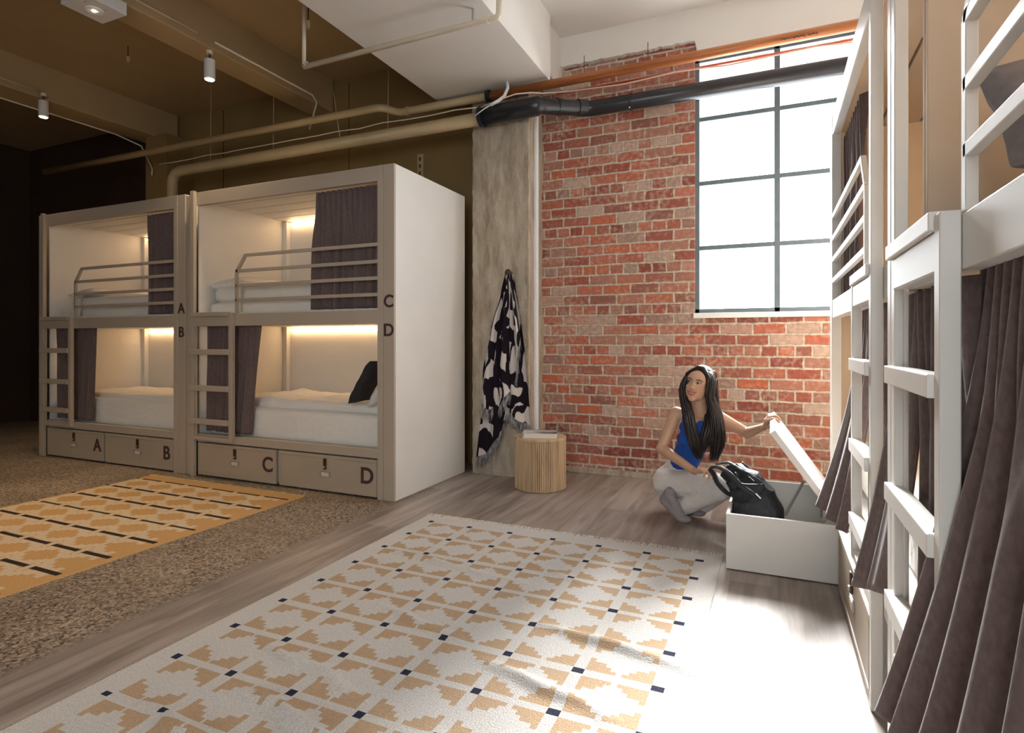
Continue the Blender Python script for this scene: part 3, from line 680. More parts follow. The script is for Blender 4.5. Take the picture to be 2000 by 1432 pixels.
# ------------------------------------------------------------------ curtains
def curtain(label, top, bot, z0, z1, folds, amp0, amp1, nrm, ease=1.0, mids=None, seed=0, group=None, nv=36, cloth='curtain', low=None):
    """top/bot: ((x,y),(x,y)); z0 top, z1 bottom (number or pair). hung pleated cloth"""
    mb = MB(); nrm = Vector(nrm); nu = folds*10
    def fn(u, v):
        k = v**ease
        a = Vector((top[0][0]*(1-k)+bot[0][0]*k, top[0][1]*(1-k)+bot[0][1]*k, 0)); b_ = Vector((top[1][0]*(1-k)+bot[1][0]*k, top[1][1]*(1-k)+bot[1][1]*k, 0))
        uu = u+.25/folds*noise.noise(Vector((u*folds*.7+seed, v*1.3, seed)))*min(1, v*5)
        p = a*(1-uu)+b_*uu
        ph = u*folds*2*math.pi+.8*noise.noise(Vector((u*3+seed, v*2, 1)))*v
        amp = amp0*(1-v)+amp1*v
        g = max(0, min(1, (v-.05)/.45)); g = g*g*(3-2*g)
        lo_ = low or folds*.6
        fine = math.cos(ph)*.8
        ph2 = 2*math.pi*lo_*(u+.05*math.sin(5*u+seed)+.03*math.sin(11*u+2*seed))+.5*noise.noise(Vector((u*2+seed, v*1.2, 4)))
        broad = math.cos(ph2)+.22*math.cos(2.3*ph2+seed+v)
        s = fine*(1-g*.88)+broad*g*(.8+.3*noise.noise(Vector((u*lo_, v, seed))))
        p += nrm*amp*s
        zb = z1 if not isinstance(z1, tuple) else z1[0]*(1-u)+z1[1]*u
        p.z = z0*(1-v)+zb*v
        return p
    mb.grid(fn, nu, nv)
    o = mb.build('curtain', M[cloth], None, smooth=True, solid=.004)
    for q in o.data.polygons: q.use_smooth = True
    return tag(rim(o), label, 'curtain', group)
yc = YF+.082
curtain('dark curtain half drawn behind the guard rail marked C', ((-3.27, yc), (-2.64, yc)), ((-3.31, yc+.01), (-2.64, yc+.01)), 2.318, 1.405, 12, .020, .030, (0, 1, 0), seed=1)
curtain('dark curtain half drawn behind the guard rail marked A', ((-5.27, yc), (-4.83, yc)), ((-5.27, yc+.01), (-4.83, yc+.01)), 2.318, 1.405, 8, .020, .030, (0, 1, 0), seed=2)
curtain('dark curtain bunched behind the ladder of the bunk marked D', ((-4.49, yc), (-3.85, yc)), ((-4.49, yc-.005), (-3.95, yc-.02)), 1.30, (.385, .375), 10, .014, .020, (0, 1, 0), seed=3)
curtain('dark curtain bunched behind the ladder of the bunk marked B', ((-6.68, yc), (-6.03, yc)), ((-6.68, yc-.005), (-6.06, yc-.015)), 1.30, (.385, .375), 10, .014, .020, (0, 1, 0), seed=4)
# right side
curtain('mauve curtain in the foreground flaring out past the ladder at the right edge', ((.368, 1.335), (.368, .93)), ((.235, 1.50), (.245, .80)), 1.30, (.37, .30), 10, .014, .034, (-1, .25, 0), ease=1.5, seed=5, nv=80, low=4.6)
curtain('dark curtain hanging behind the rungs of the nearest ladder', ((.343, 1.76), (.343, 1.33)), ((.343, 1.76), (.343, 1.34)), 1.275, .42, 6, .014, .016, (1, 0, 0), seed=6)
curtain('mauve curtain falling forward between the two right hand ladders', ((.372, 2.09), (.372, 1.84)), ((.235, 2.06), (.30, 1.90)), 1.30, (.40, .45), 4, .012, .016, (-1, .2, 0), ease=1.6, seed=7, low=1.6)
curtain('mauve curtain falling forward next to the open storage box', ((.372, 3.0), (.372, 2.64)), ((.195, 2.92), (.265, 2.62)), 1.30, (.42, .40), 6, .014, .018, (-1, .1, 0), ease=1.7, seed=8, low=2.3)
curtain('dark curtain hanging behind the rungs of the far right ladder', ((.343, 2.55), (.343, 2.16)), ((.343, 2.55), (.343, 2.16)), 1.275, .42, 6, .014, .016, (1, 0, 0), seed=9)
curtain('purple grey curtain in the upper bed beside the window', ((.40, 3.84), (.40, 3.15)), ((.40, 3.84), (.40, 3.2)), 2.318, 1.41, 9, .02, .03, (1, 0, 0), seed=10)

# ------------------------------------------------------------------ open storage box
def storage_box():
    p = empty('storage_box', 'white open storage box with raised lid pulled out from under the bunk', 'storage box', (0.05, 3.56, 0))
    inv = Matrix.Translation(-p.location); x0, x1, y0, y1, z1 = -.206, .300, 3.136, 3.99, .283; t = .018
    B('box_body', M['white'], p, (x0, x1, y0, y0+t, .006, z1), (x0, x1, y1-t, y1, .006, z1), (x0, x0+t, y0+t, y1-t, .006, z1), (x1-t, x1, y0+t, y1-t, .006, z1), (x0+t, x1-t, y0+t, y1-t, .006, .024), mtx=inv, bevel=.002)
    # lid, hinged on the bunk side
    h = Vector((.290, 0, .292)); e = Vector((-.004, 0, .700)); n = Vector((e.z-h.z, 0, h.x-e.x)).normalized()*.03
    pts = []
    for y in (y0+.004, y1-.004):
        pass
    a = [Vector((h.x, y0+.004, h.z)), Vector((h.x, y1-.004, h.z)), Vector((e.x, y1-.004, e.z)), Vector((e.x, y0+.004, e.z))]
    MB().hexa([*a, *[q+n for q in a]]).build('lid', M['white'], p, bevel=.003, mtx=inv)
    MB().tube([(.275, 3.90, .11), (.28, 3.93, .30)], .008, 8).tube([(.08, 3.90, .10), (.185, 3.945, .31)], .008, 8).build('lid_stay', M['steel'], p, mtx=inv)
    MB().tube([(.20, 3.18, .22), (.262, 3.19, .33)], .006, 8).build('lid_stay', M['steel'], p, mtx=inv)
    for y in (3.3, 3.8): B('hinge', M['steel'], p, (x1-.002, x1+.008, y, y+.06, z1-.03, z1+.008), mtx=inv, bevel=.001)
storage_box()

# ------------------------------------------------------------------ stool and book
def stool():
    p = empty('side_table', 'round fluted oak drum table standing before the brick wall', 'side table', (-1.668, 4.319, 0))
    mb = MB(); n = 76*6; r0 = .194
    def fn(u, v):
        a = u*2*math.pi; f = abs(math.sin(a*38)); r = r0+.010*f**.35
        return (r*math.cos(a), r*math.sin(a), .006+v*.384)
    mb.grid(fn, n, 2); mb.build('fluted_drum', M['oak'], p)
    MB().cyl((0, 0), .205, .388, .407, 64).build('top', M['oak'], p, bevel=.003)
    MB().cyl((0, 0), .19, .0, .012, 48).build('base', M['oak'], p)
stool()
def book():
    p = empty('book', 'hardback book with a dark and white cover lying on the drum table', 'book', (-1.655, 4.29, .407), math.radians(17))
    B('page_block', M['paper'], p, (-.125, .122, -.085, .085, .004, .036), bevel=.001)
    B('front_cover', M['cover'], p, (-.13, .13, -.09, .09, .036, .04), bevel=.001)
    B('back_cover', M['paper'], p, (-.13, .13, -.09, .09, 0, .004), bevel=.001)
    B('spine', M['paper'], p, (-.134, -.13, -.09, .09, 0, .04), bevel=.001)
book()

# ------------------------------------------------------------------ vertex coloured cloth grids
def color_mesh(o, fcol):
    me = o.data; ca = me.color_attributes.new('weave', 'FLOAT_COLOR', 'CORNER')
    buf = [0.0]*(len(me.loops)*4)
    for q in me.polygons:
        c = fcol(q.index)
        for li in q.loop_indices: buf[li*4:li*4+4] = [c[0], c[1], c[2], 1]
    ca.data.foreach_set('color', buf)

def rug(name, label, x0, x1, y0, y1, kind, fr_mat, seed):
    nx = int(round((x1-x0)/.0105)); ny = int(round((y1-y0)/.0105))
    mb = MB(); cols = []
    cream = (.57, .545, .52); tan = (.46, .325, .21); navy = (.030, .032, .055)
    gold = (.58, .345, .15); pale = (.66, .53, .375); dk = (.045, .028, .022)
    creases = [(2.62, -1.95, -1.1, .020), (2.05, -1.55, -1.1, .016), (2.18, -.85, -.25, .024), (1.83, -.95, -.45, .022), (1.60, -1.75, -1.2, .022), (1.35, -1.6, -.9, .034), (1.18, -1.8, -1.2, .03), (1.42, -.9, -.4, .022), (2.75, -1.2, -.8, .012)] if kind == 'white' else []
    def hgt(x, y):
        h = .006+.0015*noise.noise(Vector((x*3, y*3, seed)))
        for (cy, a, b_, am) in creases:
            t = (x-a)/(b_-a)
            if -.1 < t < 1.1:
                yy = cy-.12*(t-.3)+.03*noise.noise(Vector((x*5, cy, 2)))
                h += am*math.exp(-((y-yy)/.028)**2)*max(0, math.sin(math.pi*(t+.1)/1.2))
        return h
    # top side
    for j in range(ny+1):
        for i in range(nx+1):
            x = x0+(x1-x0)*i/nx; y = y0+(y1-y0)*j/ny
            ex = .006*noise.noise(Vector((y*3, seed, 0))) if i in (0, nx) else 0
            mb.v.append((x+ex, y, hgt(x, y)))
    for j in range(ny):
        for i in range(nx):
            a = j*(nx+1)+i; mb.f.append((a, a+1, a+nx+2, a+nx+1))
            x = x0+(x1-x0)*(i+.5)/nx; y = y0+(y1-y0)*(j+.5)/ny
            px, py = .272, .2485
            if kind == 'white':
                xo = -1.973+.0*y; yo = 3.19
            else:
                xo = -4.812; yo = 3.21
            u = (x-xo)/px; v = (y-yo)/py
            fu = u-round(u); fv = v-round(v); du = abs(fu)*px; dv = abs(fv)*py
            k = 1+.05*noise.noise(Vector((i*.9, j*.9, 0)))+.04*noise.noise(Vector((x*2, y*2, 5)))
            if kind == 'white':
                inx = x > xo-.03 and x < xo+6*px+.03 and y < yo+.03
                if du < .0175 and dv < .0155 and inx: c = navy
                else:
                    st = .021
                    qd = math.floor(max(0, du-.022)/st)*st; qv = math.floor(max(0, dv-.018)/st)*st
                    lim = .098
                    on = du > .022 and dv > .018 and qd/.100+qv/.078 < 1 and du < .128 and dv < .115
                    # leave the outermost half cells pale
                    if x < xo or x > xo+6*px or y > yo: on = False
                    c = tan if on else cream
            else:
                cu = px/2-du; cv = py/2-dv     # distance from cell centre
                qd = math.floor(cu/.021)*.021; qv = math.floor(cv/.021)*.021
                mar = x > -3.245 or x < x0+.02
                if dv < .0145 and not (du < .022) : c = dk
                elif mar or y > yo: c = gold
                elif qd*.85+qv*1.35 < .098 and cu < .118: c = gold
                elif du < .022 and dv < .05: c = pale
                else: c = pale if qd*.85+qv*1.35 < .185 else gold
            cols.append((c[0]*k, c[1]*k, c[2]*k))
    ntop = len(mb.f)
    # skirt
    def strip(ids):
        b = len(mb.v)
        for i in ids: q = mb.v[i]; mb.v.append((q[0], q[1], .0005))
        for t in range(len(ids)-1): mb.f.append((ids[t], b+t, b+t+1, ids[t+1])); cols.append(cream if kind == 'white' else gold)
    strip(list(range(nx+1))); strip([ny*(nx+1)+i for i in range(nx+1)][::-1]); strip([j*(nx+1) for j in range(ny+1)][::-1]); strip([j*(nx+1)+nx for j in range(ny+1)])
    p = empty(name, label, 'rug', ((x0+x1)/2, (y0+y1)/2, 0)); inv = Matrix.Translation(-p.location)
    me = bpy.data.meshes.new('woven_field'); me.from_pydata(mb.v, [], mb.f); me.transform(inv); me.materials.append(M['rug'])
    o = bpy.data.objects.new('woven_field', me); COL.objects.link(o); o.parent = p
    color_mesh(o, lambda i: cols[i])
    for q in me.polygons: q.use_smooth = True
    R = random.Random(seed); f = MB()
    x = x0
    while x < x1:
        l = R.uniform(.03, .055); dx = R.uniform(-.014, .014); dz = R.uniform(.001, .008)
        f.tube([(x, y1-.004, .005), (x+dx*.5, y1+l*.5, .006+dz), (x+dx, y1+l, .002)], [.0018, .0020, .0012], 4)
        x += R.uniform(.004, .008)
    fo = f.build('fringe', M[fr_mat], p, mtx=inv); fo['kind'] = 'stuff'
    return p
r1 = rug('patterned_rug', 'large cream and tan rug with small navy squares in the foreground', -2.075, -.235, .30, 3.30, 'white', 'fringe', 3)
r2 = rug('patterned_rug', 'mustard rug with dark dashes lying before the left bunks', -4.865, -3.155, .75, 3.315, 'gold', 'gold_fringe', 4)

# ------------------------------------------------------------------ the throw on the pillar
def throw():
    p = empty('throw_blanket', 'black and white patterned throw with fringe hung on the concrete pillar', 'throw', (-2.03, 4.53, 1.72)); inv = Matrix.Translation(-p.location)
    hx, hy, hz = -2.026, 4.50, 1.72
    def interp(tab, z):
        for (za, a), (zb, b_) in zip(tab, tab[1:]):
            if za >= z >= zb: t = (za-z)/(za-zb) if za != zb else 0; return a*(1-t)+b_*t
        return tab[-1][1]
    Lt = [(1.73, -2.055), (1.26, -2.199), (.92, -2.269), (.60, -2.278), (.0, -2.36)]
    Rt = [(1.73, -1.992), (1.26, -1.912), (.987, -1.872), (.51, -1.838), (.0, -1.80)]
    def layer(uu0, uu1, zbot, yoff, seed, name):
        mb = MB(); nu, nv = 110, 150
        def fn(u, v):
            t = uu0+(uu1-uu0)*u; zb = zbot(u); z = hz+(zb-hz)*v
            x = interp(Lt, z)*(1-t)+interp(Rt, z)*t
            sp = min(1, (hz-z)/.35)
            y = 4.525-yoff-.028*math.cos(t*5.2*math.pi+seed+.6*noise.noise(Vector((t*3, z*1.5, seed))))*(.25+.75*sp)-.02*math.sin(math.pi*min(1, max(0, t)))
            return (x, min(y, 4.538), z)
        mb.grid(fn, nu, nv)
        o = mb.build(name, M['throw'], p, smooth=True, mtx=inv)
        wv = []
        for q in o.data.polygons:
            v = q.index//nu; u = q.index % nu
            # cloth coordinates
            cu = (uu0+(uu1-uu0)*(u/nu))*1.25; cz = (v/nv)*(hz-zbot(u/nu))
            s = noise.noise(Vector((cu*5.2+seed, cz*4.2, 1.7)))
            s2 = noise.noise(Vector((cu*3.1+2, cz*6.5+seed, 9.2)))
            ss = abs(s)-.13
            white = (s > .12 and s2 > -.18) or (s < -.25 and s2 > .05)
            c = (.62, .56, .53) if white else (.016, .011, .016)
            wv.append(c)
        color_mesh(o, lambda i: wv[i]); return fn
    def zb_back(u):
        tab = [(0, .14), (.15, .17), (.42, .34), (.5, .52), (.62, .54), (.8, .47), (1, .44)]
        for (a, za), (b_, zb) in zip(tab, tab[1:]):
            if a <= u <= b_: return za+(zb-za)*(u-a)/(b_-a)
        return .44
    def zb_front(u):
        tab = [(0, .62), (.2, .56), (.45, .60), (.75, .78), (1, 1.18)]
        for (a, za), (b_, zb) in zip(tab, tab[1:]):
            if a <= u <= b_: return za+(zb-za)*(u-a)/(b_-a)
        return 1.18
    f1 = layer(0, 1, zb_back, 0, 1.0, 'back_fold'); f2 = layer(-.02, .98, zb_front, .030, 4.0, 'front_fold')
    R = random.Random(5); f = MB()
    for fn, n in ((f1, 190), (f2, 190)):
        for k in range(n):
            u = (k+R.random())/n; q = Vector(fn(u, 1)); l = R.uniform(.07, .105); dx = R.uniform(-.015, .015)
            f.tube([q+Vector((0, 0, .01)), q+Vector((dx*.5, -.008, -l*.5)), q+Vector((dx, R.uniform(-.01, 0), -l))], [.0022, .0022, .0012], 4)
    o = f.build('fringe', M['grey_fringe'], p, mtx=inv); o['kind'] = 'stuff'
    h = empty('wall_hook', 'black round wall hook holding the throw on the pillar', 'hook', (-2.026, 4.55, 1.735))
    MB().tube([(0, .01, 0), (0, -.055, 0)], .012, 12).build('peg', M['black_metal'], h)
    MB().ell((0, -.06, 0), (.03, .018, .03), nu=16, nv=10).build('knob', M['black_metal'], h, smooth=True)
throw()

# ------------------------------------------------------------------ backpack
def backpack():
    p = empty('backpack', 'black backpack sagging over the edge of the open storage box', 'backpack', (-.06, 3.38, .03)); inv = Matrix.Translation(-p.location)
    sp = [(-.050, 3.36, .045), (-.052, 3.36, .14), (-.062, 3.37, .24), (-.085, 3.39, .32), (-.125, 3.41, .385), (-.175, 3.43, .425), (-.235, 3.45, .44)]
    wd = [.120, .128, .125, .112, .092, .066, .035]; tk = [.07, .085, .085, .075, .062, .045, .02]
    mb = MB(); n = 36
    def fn(u, v):
        f = v*6; i = min(int(f), 5); t = f-i; c = Vector(sp[i])*(1-t)+Vector(sp[i+1])*t
        d = (Vector(sp[min(i+1, 6)])-Vector(sp[max(i-1, 0)])).normalized(); sd = Vector((d.z, 0, -d.x)).normalized()
        a = u*2*math.pi; W = wd[i]*(1-t)+wd[i+1]*t; T = tk[i]*(1-t)+tk[i+1]*t
        ca, sa = math.cos(a), math.sin(a); s_ = lambda x, e: math.copysign(abs(x)**e, x)
        q = c+sd*s_(ca, .6)*W+Vector((0, 1, 0))*s_(sa, .8)*T
        return q+Vector((1, .6, .5))*.014*noise.noise(q*11)+Vector((0, 1, 0))*.008*noise.noise(q*30)
    mb.grid(fn, n*2, 60)
    for e, v in ((0, 0), (1, 1)):
        c = sp[0] if e == 0 else sp[-1]
    o = mb.build('bag_body', M['bag'], p, smooth=True, mtx=inv)
    bm = bmesh.new(); bm.from_mesh(o.data); bmesh.ops.remove_doubles(bm, verts=bm.verts, dist=.0004); bmesh.ops.holes_fill(bm, edges=[e for e in bm.edges if e.is_boundary], sides=0); bm.to_mesh(o.data); bm.free()
    # back panel that stands up behind
    mb = MB()
    A = [Vector((-.165, 3.47, .40)), Vector((-.02, 3.47, .30)), Vector((.005, 3.49, .40)), Vector((-.135, 3.50, .505))]
    A = [at(1438, 925, 3.46), at(1492, 948, 3.46), at(1474, 922, 3.47), at(1449, 902, 3.47)]
    n_ = Vector((0, .03, 0)); mb.hexa([*A, *[a+n_ for a in A]])
    mb.build('top_flap', M['bag'], p, bevel=.006, mtx=inv)
    def strap(pts, w=.013, nm='strap'):
        P = [at(*q) for q in pts]; Q = []
        for i in range(len(P)-1):
            for k in range(5):
                t = k/5; p0 = P[max(i-1, 0)]; p1 = P[i]; p2 = P[i+1]; p3 = P[min(i+2, len(P)-1)]
                Q.append(.5*((2*p1)+(p2-p0)*t+(2*p0-5*p1+4*p2-p3)*t*t+(3*p1-p0-3*p2+p3)*t**3))
        Q.append(P[-1])
        MB().tube(Q, w, 10, flat=.35).build(nm, M['bag'], p, smooth=True, mtx=inv)
    strap([(1385, 917, 3.55), (1394, 925, 3.5), (1402, 944, 3.45), (1420, 962, 3.42), (1436, 968, 3.38)], .014)
    strap([(1388, 914, 3.53), (1404, 912, 3.42), (1424, 925, 3.33), (1446, 948, 3.29), (1474, 968, 3.27)], .014)
    strap([(1398, 909, 3.5), (1420, 903, 3.4), (1444, 916, 3.33), (1468, 930, 3.3), (1490, 948, 3.29), (1484, 965, 3.285)], .010)
    strap([(1436, 922, 3.33), (1446, 943, 3.30), (1470, 946, 3.28), (1490, 946, 3.28)], .006, 'drawstring')
    strap([(1437, 906, 3.42), (1452, 924, 3.36), (1474, 944, 3.30)], .008)
    MB().tube([at(1476, 964, 3.265), at(1486, 974, 3.262)], .005, 8).build('buckle', M['steel'], p, mtx=inv)
backpack()

# ------------------------------------------------------------------ the woman
def person():
    P = empty('person', 'smiling person with long dark hair crouching in blue top and pale trousers', 'person', (-.5, 3.85, 0))
    inv = Matrix.Translation(-P.location)
    J = dict(neck=at(1367, 802, 3.83), rs=at(1321, 808, 3.85), ls=at(1401, 814, 3.86), re=at(1292, 876, 3.80), rw=at(1357, 921, 3.60),
             le=at(1459, 846, 3.92), lw=at(1492, 834, 3.70), chest=at(1359, 836, 3.86), rib=at(1352, 868, 3.87), waist=at(1336, 905, 3.92), pel=at(1316, 934, 3.98),
             rh=at(1304, 944, 3.90), rk=at(1410, 952, 3.66), ra=at(1309, 970, 3.76), rt=at(1333, 1020, 3.70),
             lh=at(1330, 940, 4.06), lk=at(1424, 950, 3.92), la=at(1350, 990, 4.0), lt=at(1360, 1008, 3.93))
    head_c = at(1365, 752, 3.80)
    HM = Matrix.Translation(head_c) @ Matrix.Rotation(math.radians(11), 4, 'Y') @ Matrix.Rotation(math.radians(-17), 4, 'Z') @ Matrix.Rotation(math.radians(-5), 4, 'X')
    HR = HM.to_3x3()
    def H(x, y, z): return HM @ Vector((x, y, z))
    b = MB()
    b.ell(H(0, .012, .032), (.073, .090, .080), HR); b.ell(H(0, -.028, -.032), (.0605, .062, .074), HR); b.ell(H(0, -.058, -.090), (.024, .022, .020), HR)
    b.ell(H(0, -.045, .03), (.060, .045, .055), HR)
    for s in (-1, 1):
        b.ell(H(s*.030, -.064, -.024), (.023, .017, .020), HR); b.ell(H(s*.009, -.093, -.029), (.008, .009, .007), HR); b.ell(H(s*.073, .005, -.012), (.008, .018, .028), HR)
        b.ell(H(s*.028, -.028, -.064), (.026, .034, .030), HR)
    b.cap(H(0, -.085, .012), H(0, -.100, -.022), .007, .0105)
    b.cap(H(0, .022, -.05), J['neck']+Vector((0, .01, -.02)), .046, .052)
    b.cap(J['neck']+Vector((0, .01, -.03)), J['rs']+Vector((.02, 0, -.005)), .045, .042); b.cap(J['neck']+Vector((0, .01, -.03)), J['ls']+Vector((-.02, 0, -.005)), .045, .042)
    b.ell(J['chest'], (.115, .075, .085)); b.cap(J['chest'], J['rib'], .085, .085); b.cap(J['rib'], J['waist'], .085, .082)
    # arms
    b.cap(J['rs'], J['re'], .046, .034); b.cap(J['re'], J['rw'], .036, .022); b.ell(J['re'].lerp(J['rw'], .25), (.036, .034, .034))
    b.cap(J['ls'], J['le'], .043, .032); b.cap(J['le'], J['lw'], .034, .020); b.ell(J['le'].lerp(J['lw'], .25), (.034, .032, .032))
    def hand(w, d, n, curl, thumb_side, spread=.35):
        d = d.normalized(); n = (n-d*n.dot(d)).normalized(); s = d.cross(n)*thumb_side
        ks = []
        for i, t in enumerate((.030, .010, -.011, -.030)):
            k = w+d*(.082-.006*abs(i-1))+s*t; ks.append(k); b.cap(w+s*t*.5, k, .016, .0105, 10)
        b.ell(w+d*.045, (.02, .02, .02))
        for i, (k, L) in enumerate(zip(ks, (.070, .078, .073, .058))):
            q = k; ang = 0
            for seg, fr in enumerate((.45, .31, .24)):
                ang += curl[seg]*(1+.08*i); dd = d*math.cos(ang)+n*math.sin(ang)+s*(1.5-i)*.05*spread
                q2 = q+dd.normalized()*L*fr; b.cap(q, q2, .0088-.0008*seg, .0080-.0008*seg, 10); q = q2
        q = w+d*.018+s*.020; dirs = [(d*.6+s*.75+n*.25), (d*.8+s*.35+n*.5), (d*.85+s*.05+n*.6)]
        for seg, (dv, L) in enumerate(zip(dirs, (.042, .030, .024))):
            q2 = q+dv.normalized()*L; b.cap(q, q2, .0125-.0015*seg, .0112-.0018*seg, 10); q = q2
    hand(J['rw'], at(1386, 916, 3.545)-J['rw'], Vector((.1, -.25, -1)), (.45, .75, .6), 1)
    hand(J['lw'], at(1503, 812, 3.66)-J['lw'], Vector((1, .1, -.35)), (.75, .85, .6), -1)
    b.build('body', M['skin'], P, remesh=.0036, sm=7, mtx=inv)
    # face
    for s in (-1, 1):
        e = MB().ell(H(s*.029, -.0815, .008), (.0125, .0060, .0058), HR).build('eye', M['eye'], P, smooth=True, mtx=inv)
        MB().ell(H(s*.029-.002, -.0865, .008), (.0055, .0025, .0055), HR, 12, 8).build('iris', M['iris'], e, smooth=True)
        e.children[0].data.transform(inv)
        MB().tube([H(s*.044, -.074, .011), H(s*.030, -.087, .0165), H(s*.016, -.085, .010)], .0016, 6).build('eyelashes', M['hair'], P, mtx=inv)
        MB().tube([H(s*.049, -.071, .024), H(s*.034, -.087, .031), H(s*.014, -.092, .026)], [.0018, .003, .0025], 8).build('eyebrow', M['hair'], P, mtx=inv)
    up = [(-.030, -.080, -.045), (-.016, -.0925, -.0525), (0, -.0965, -.0540), (.016, -.0925, -.0525), (.030, -.080, -.045)]
    lo = [(-.030, -.080, -.047), (-.016, -.0905, -.0635), (0, -.0935, -.0685), (.016, -.0905, -.0635), (.030, -.080, -.047)]
    MB().tube([H(*q) for q in up], [.002, .0038, .004, .0038, .002], 8).tube([H(*q) for q in lo], [.002, .0045, .005, .0045, .002], 8).build('lips', M['lip'], P, smooth=True, mtx=inv)
    t = MB()
    for k in range(12):
        x = -.0187+k*.0034; t.ell(H(x, -.0915+abs(x)*.22, -.0585+abs(x)*.14), (.0021, .0024, .0046), HR, 8, 6)
    t.build('teeth', M['teeth'], P, smooth=True, mtx=inv)
    # blue sleeveless top
    g = MB(); o6 = .008
    g.ell(J['chest']+Vector((0, -.008, .004)), (.108, .078, .070)); g.cap(J['chest']+Vector((0, -.004, -.02)), J['rib'], .09, .093); g.cap(J['rib'], J['waist'], .093, .088)
    for s in (-1, 1): g.ell(J['rib']+Vector((s*.045+.005, -.055, .04)), (.05, .042, .048))
    g.cap(J['waist'], J['waist']+Vector((-.01, .02, -.035)), .088, .085)
    for a, c in ((J['rs'], -1), (J['ls'], 1)):
        m_ = J['neck'].lerp(a, .62)
        g.tube([J['chest']+Vector((c*.07, -.065, .02)), m_+Vector((0, -.045, .01)), m_+Vector((0, 0, .033)), m_+Vector((0, .05, 0))], .011, 10)
    g.build('sleeveless_top', M['blue'], P, remesh=.005, sm=4, mtx=inv)
    # trousers
    t = MB()
    t.ell(J['pel'], (.128, .125, .098)); t.ell(J['pel']+Vector((-.02, .02, -.03)), (.112, .12, .09)); t.cap(J['pel'], J['waist']+Vector((0, .01, -.02)), .110, .092)
    t.cap(J['rh'], J['rk'], .098, .072); t.cap(J['lh'], J['lk'], .098, .070)
    ra2 = at(1336, 990, 3.77); la2 = at(1368, 992, 3.97)
    t.cap(J['rk']+Vector((-.01, -.02, -.02)), ra2, .056, .048); t.cap(J['rk'].lerp(ra2, .4), ra2, .054, .050); t.cap(J['lk'], la2, .060, .048); t.cap(J['lk'].lerp(la2, .4), la2, .056, .050)
    o = t.build('trousers', M['trousers'], P, remesh=.006, sm=3)
    for v in o.data.vertices:
        c = v.co; k = noise.noise(Vector((c.x*14, c.y*14, c.z*24)))*.005+noise.noise(Vector((c.x*34, c.y*30, c.z*44)))*.002
        v.co = c+v.normal*k
    o.data.transform(inv)
    # waistband and hems
    wb = MB(); ax = (J['waist']-J['pel']).normalized()
    # socks
    s = MB(); ra, rt = J['ra'], J['rt']
    hl = ra+Vector((-.035, .02, -.028))
    s.cap(ra+Vector((0, 0, .02)), hl, .040, .034); s.cap(hl, rt+Vector((-.015, 0, .030)), .036, .030); s.cap(ra, rt+Vector((-.005, 0, .030)), .036, .028); s.ell(rt+Vector((.012, -.01, .024)), (.045, .036, .022)); s.ell(rt+Vector((-.02, .01, .028)), (.035, .036, .026))
    o = s.build('sock', M['sock'], P, remesh=.005, sm=4, mtx=inv)
    s = MB(); ra, rt = J['la'], J['lt']
    s.cap(ra, ra+Vector((-.03, .02, -.03)), .038, .034); s.cap(ra, rt+Vector((0, 0, .028)), .036, .028); s.ell(rt+Vector((.01, 0, .022)), (.05, .036, .022)); s.cap(ra+Vector((-.03, .02, -.03)), rt+Vector((0, 0, .028)), .034, .026)
    s.build('sock', M['sock'], P, remesh=.005, sm=4, mtx=inv)
    # hair: scalp cap plus long strands
    h = MB()
    h.ell(H(0, .026, .046), (.082, .092, .083), HR); h.ell(H(0, .05, .0), (.078, .070, .09), HR)
    for s_ in (-1, 1): h.ell(H(s_*.070, .0, -.005), (.016, .05, .075), HR); h.cap(H(s_*.010, -.030, .100), H(s_*.066, -.042, .050), .022, .018); h.cap(H(s_*.066, -.042, .050), H(s_*.074, -.030, -.02), .018, .014)
    cap = h.build('hair', M['hair'], P, remesh=.005, sm=3, mtx=inv)
    R = random.Random(11); st = MB()
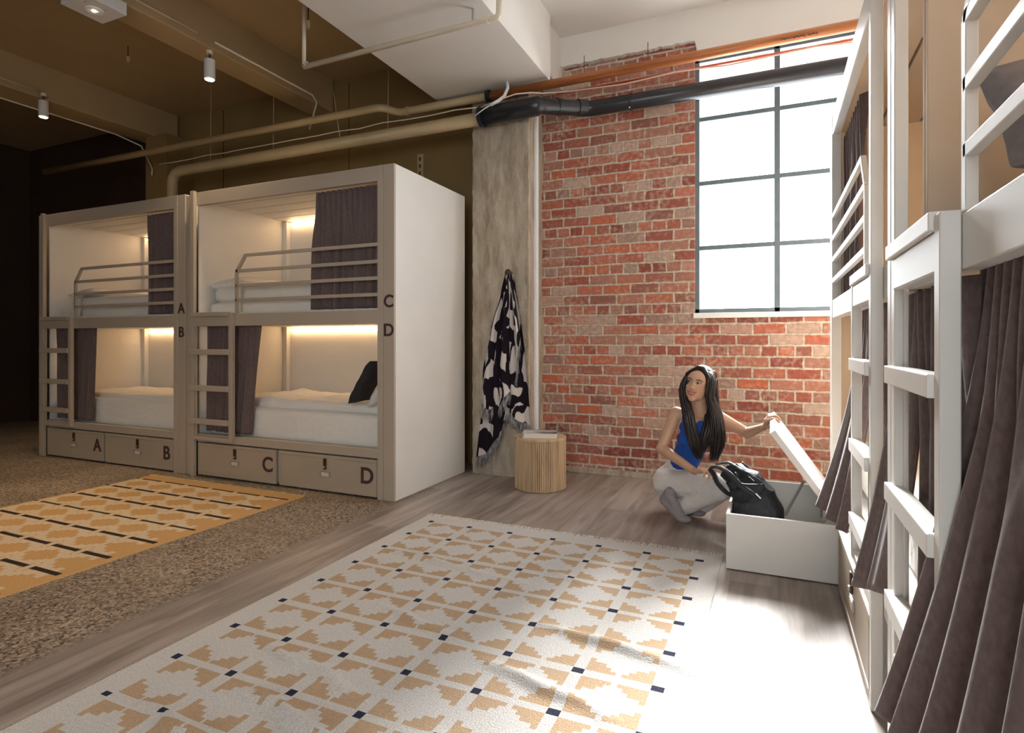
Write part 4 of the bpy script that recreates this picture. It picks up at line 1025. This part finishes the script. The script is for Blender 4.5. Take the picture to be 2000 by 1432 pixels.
    def lock(path, wx, wy, n, drop=0):
        for k in range(n):
            a = R.uniform(0, 2*math.pi); r = math.sqrt(R.random()); ox, oy = math.cos(a)*r, math.sin(a)*r
            end = R.uniform(.86, 1.0); pts = []; m = len(path)
            for j in range(13):
                f = j/12*end*(m-1); i = min(int(f), m-2); t_ = f-i
                p0, p1, p2, p3 = [path[max(0, min(m-1, i+q))] for q in (-1, 0, 1, 2)]
                c = .5*((2*p1)+(p2-p0)*t_+(2*p0-5*p1+4*p2-p3)*t_*t_+(3*p1-p0-3*p2+p3)*t_**3)
                w_ = wx[i]*(1-t_)+wx[i+1]*t_; d_ = wy[i]*(1-t_)+wy[i+1]*t_
                wv = .003*math.sin(j*.9+k)
                pts.append(c+Vector((ox*w_+wv, oy*d_, 0)))
            st.tube(pts, [.004]+[.006]*9+[.005, .0035, .001], 5)
    # lock on her right (image left)
    lock([H(-.045, -.02, .085), H(-.080, -.02, .015), H(-.082, -.022, -.06), at(1343, 806, 3.745), at(1349, 840, 3.735), at(1357, 872, 3.735), at(1368, 899, 3.74)], [.016, .018, .022, .030, .036, .034, .018], [.03, .04, .035, .022, .02, .02, .014], 150)
    # lock on her left (image right)
    lock([H(.04, .0, .095), H(.082, -.005, .02), H(.088, -.0, -.06), at(1398, 808, 3.76), at(1402, 842, 3.745), at(1401, 872, 3.75), at(1393, 902, 3.75)], [.018, .018, .022, .034, .040, .036, .020], [.03, .05, .045, .03, .024, .022, .014], 190)
    lock([H(.06, .05, .06), H(.078, .05, -.03), at(1392, 800, 3.83), at(1386, 830, 3.76), at(1380, 858, 3.745), at(1374, 884, 3.745)], [.02, .03, .035, .036, .036, .02], [.03, .03, .03, .022, .02, .014], 110)
    # hair down the back
    lock([H(0, .07, .10), H(0, .11, .02), at(1372, 800, 3.95), at(1368, 850, 3.97), at(1366, 880, 3.98)], [.05, .07, .06, .05, .03], [.02, .025, .02, .02, .015], 90)
    o = st.build('hair_strands', M['hair'], cap, smooth=True, mtx=inv); o['kind'] = 'stuff'
person()
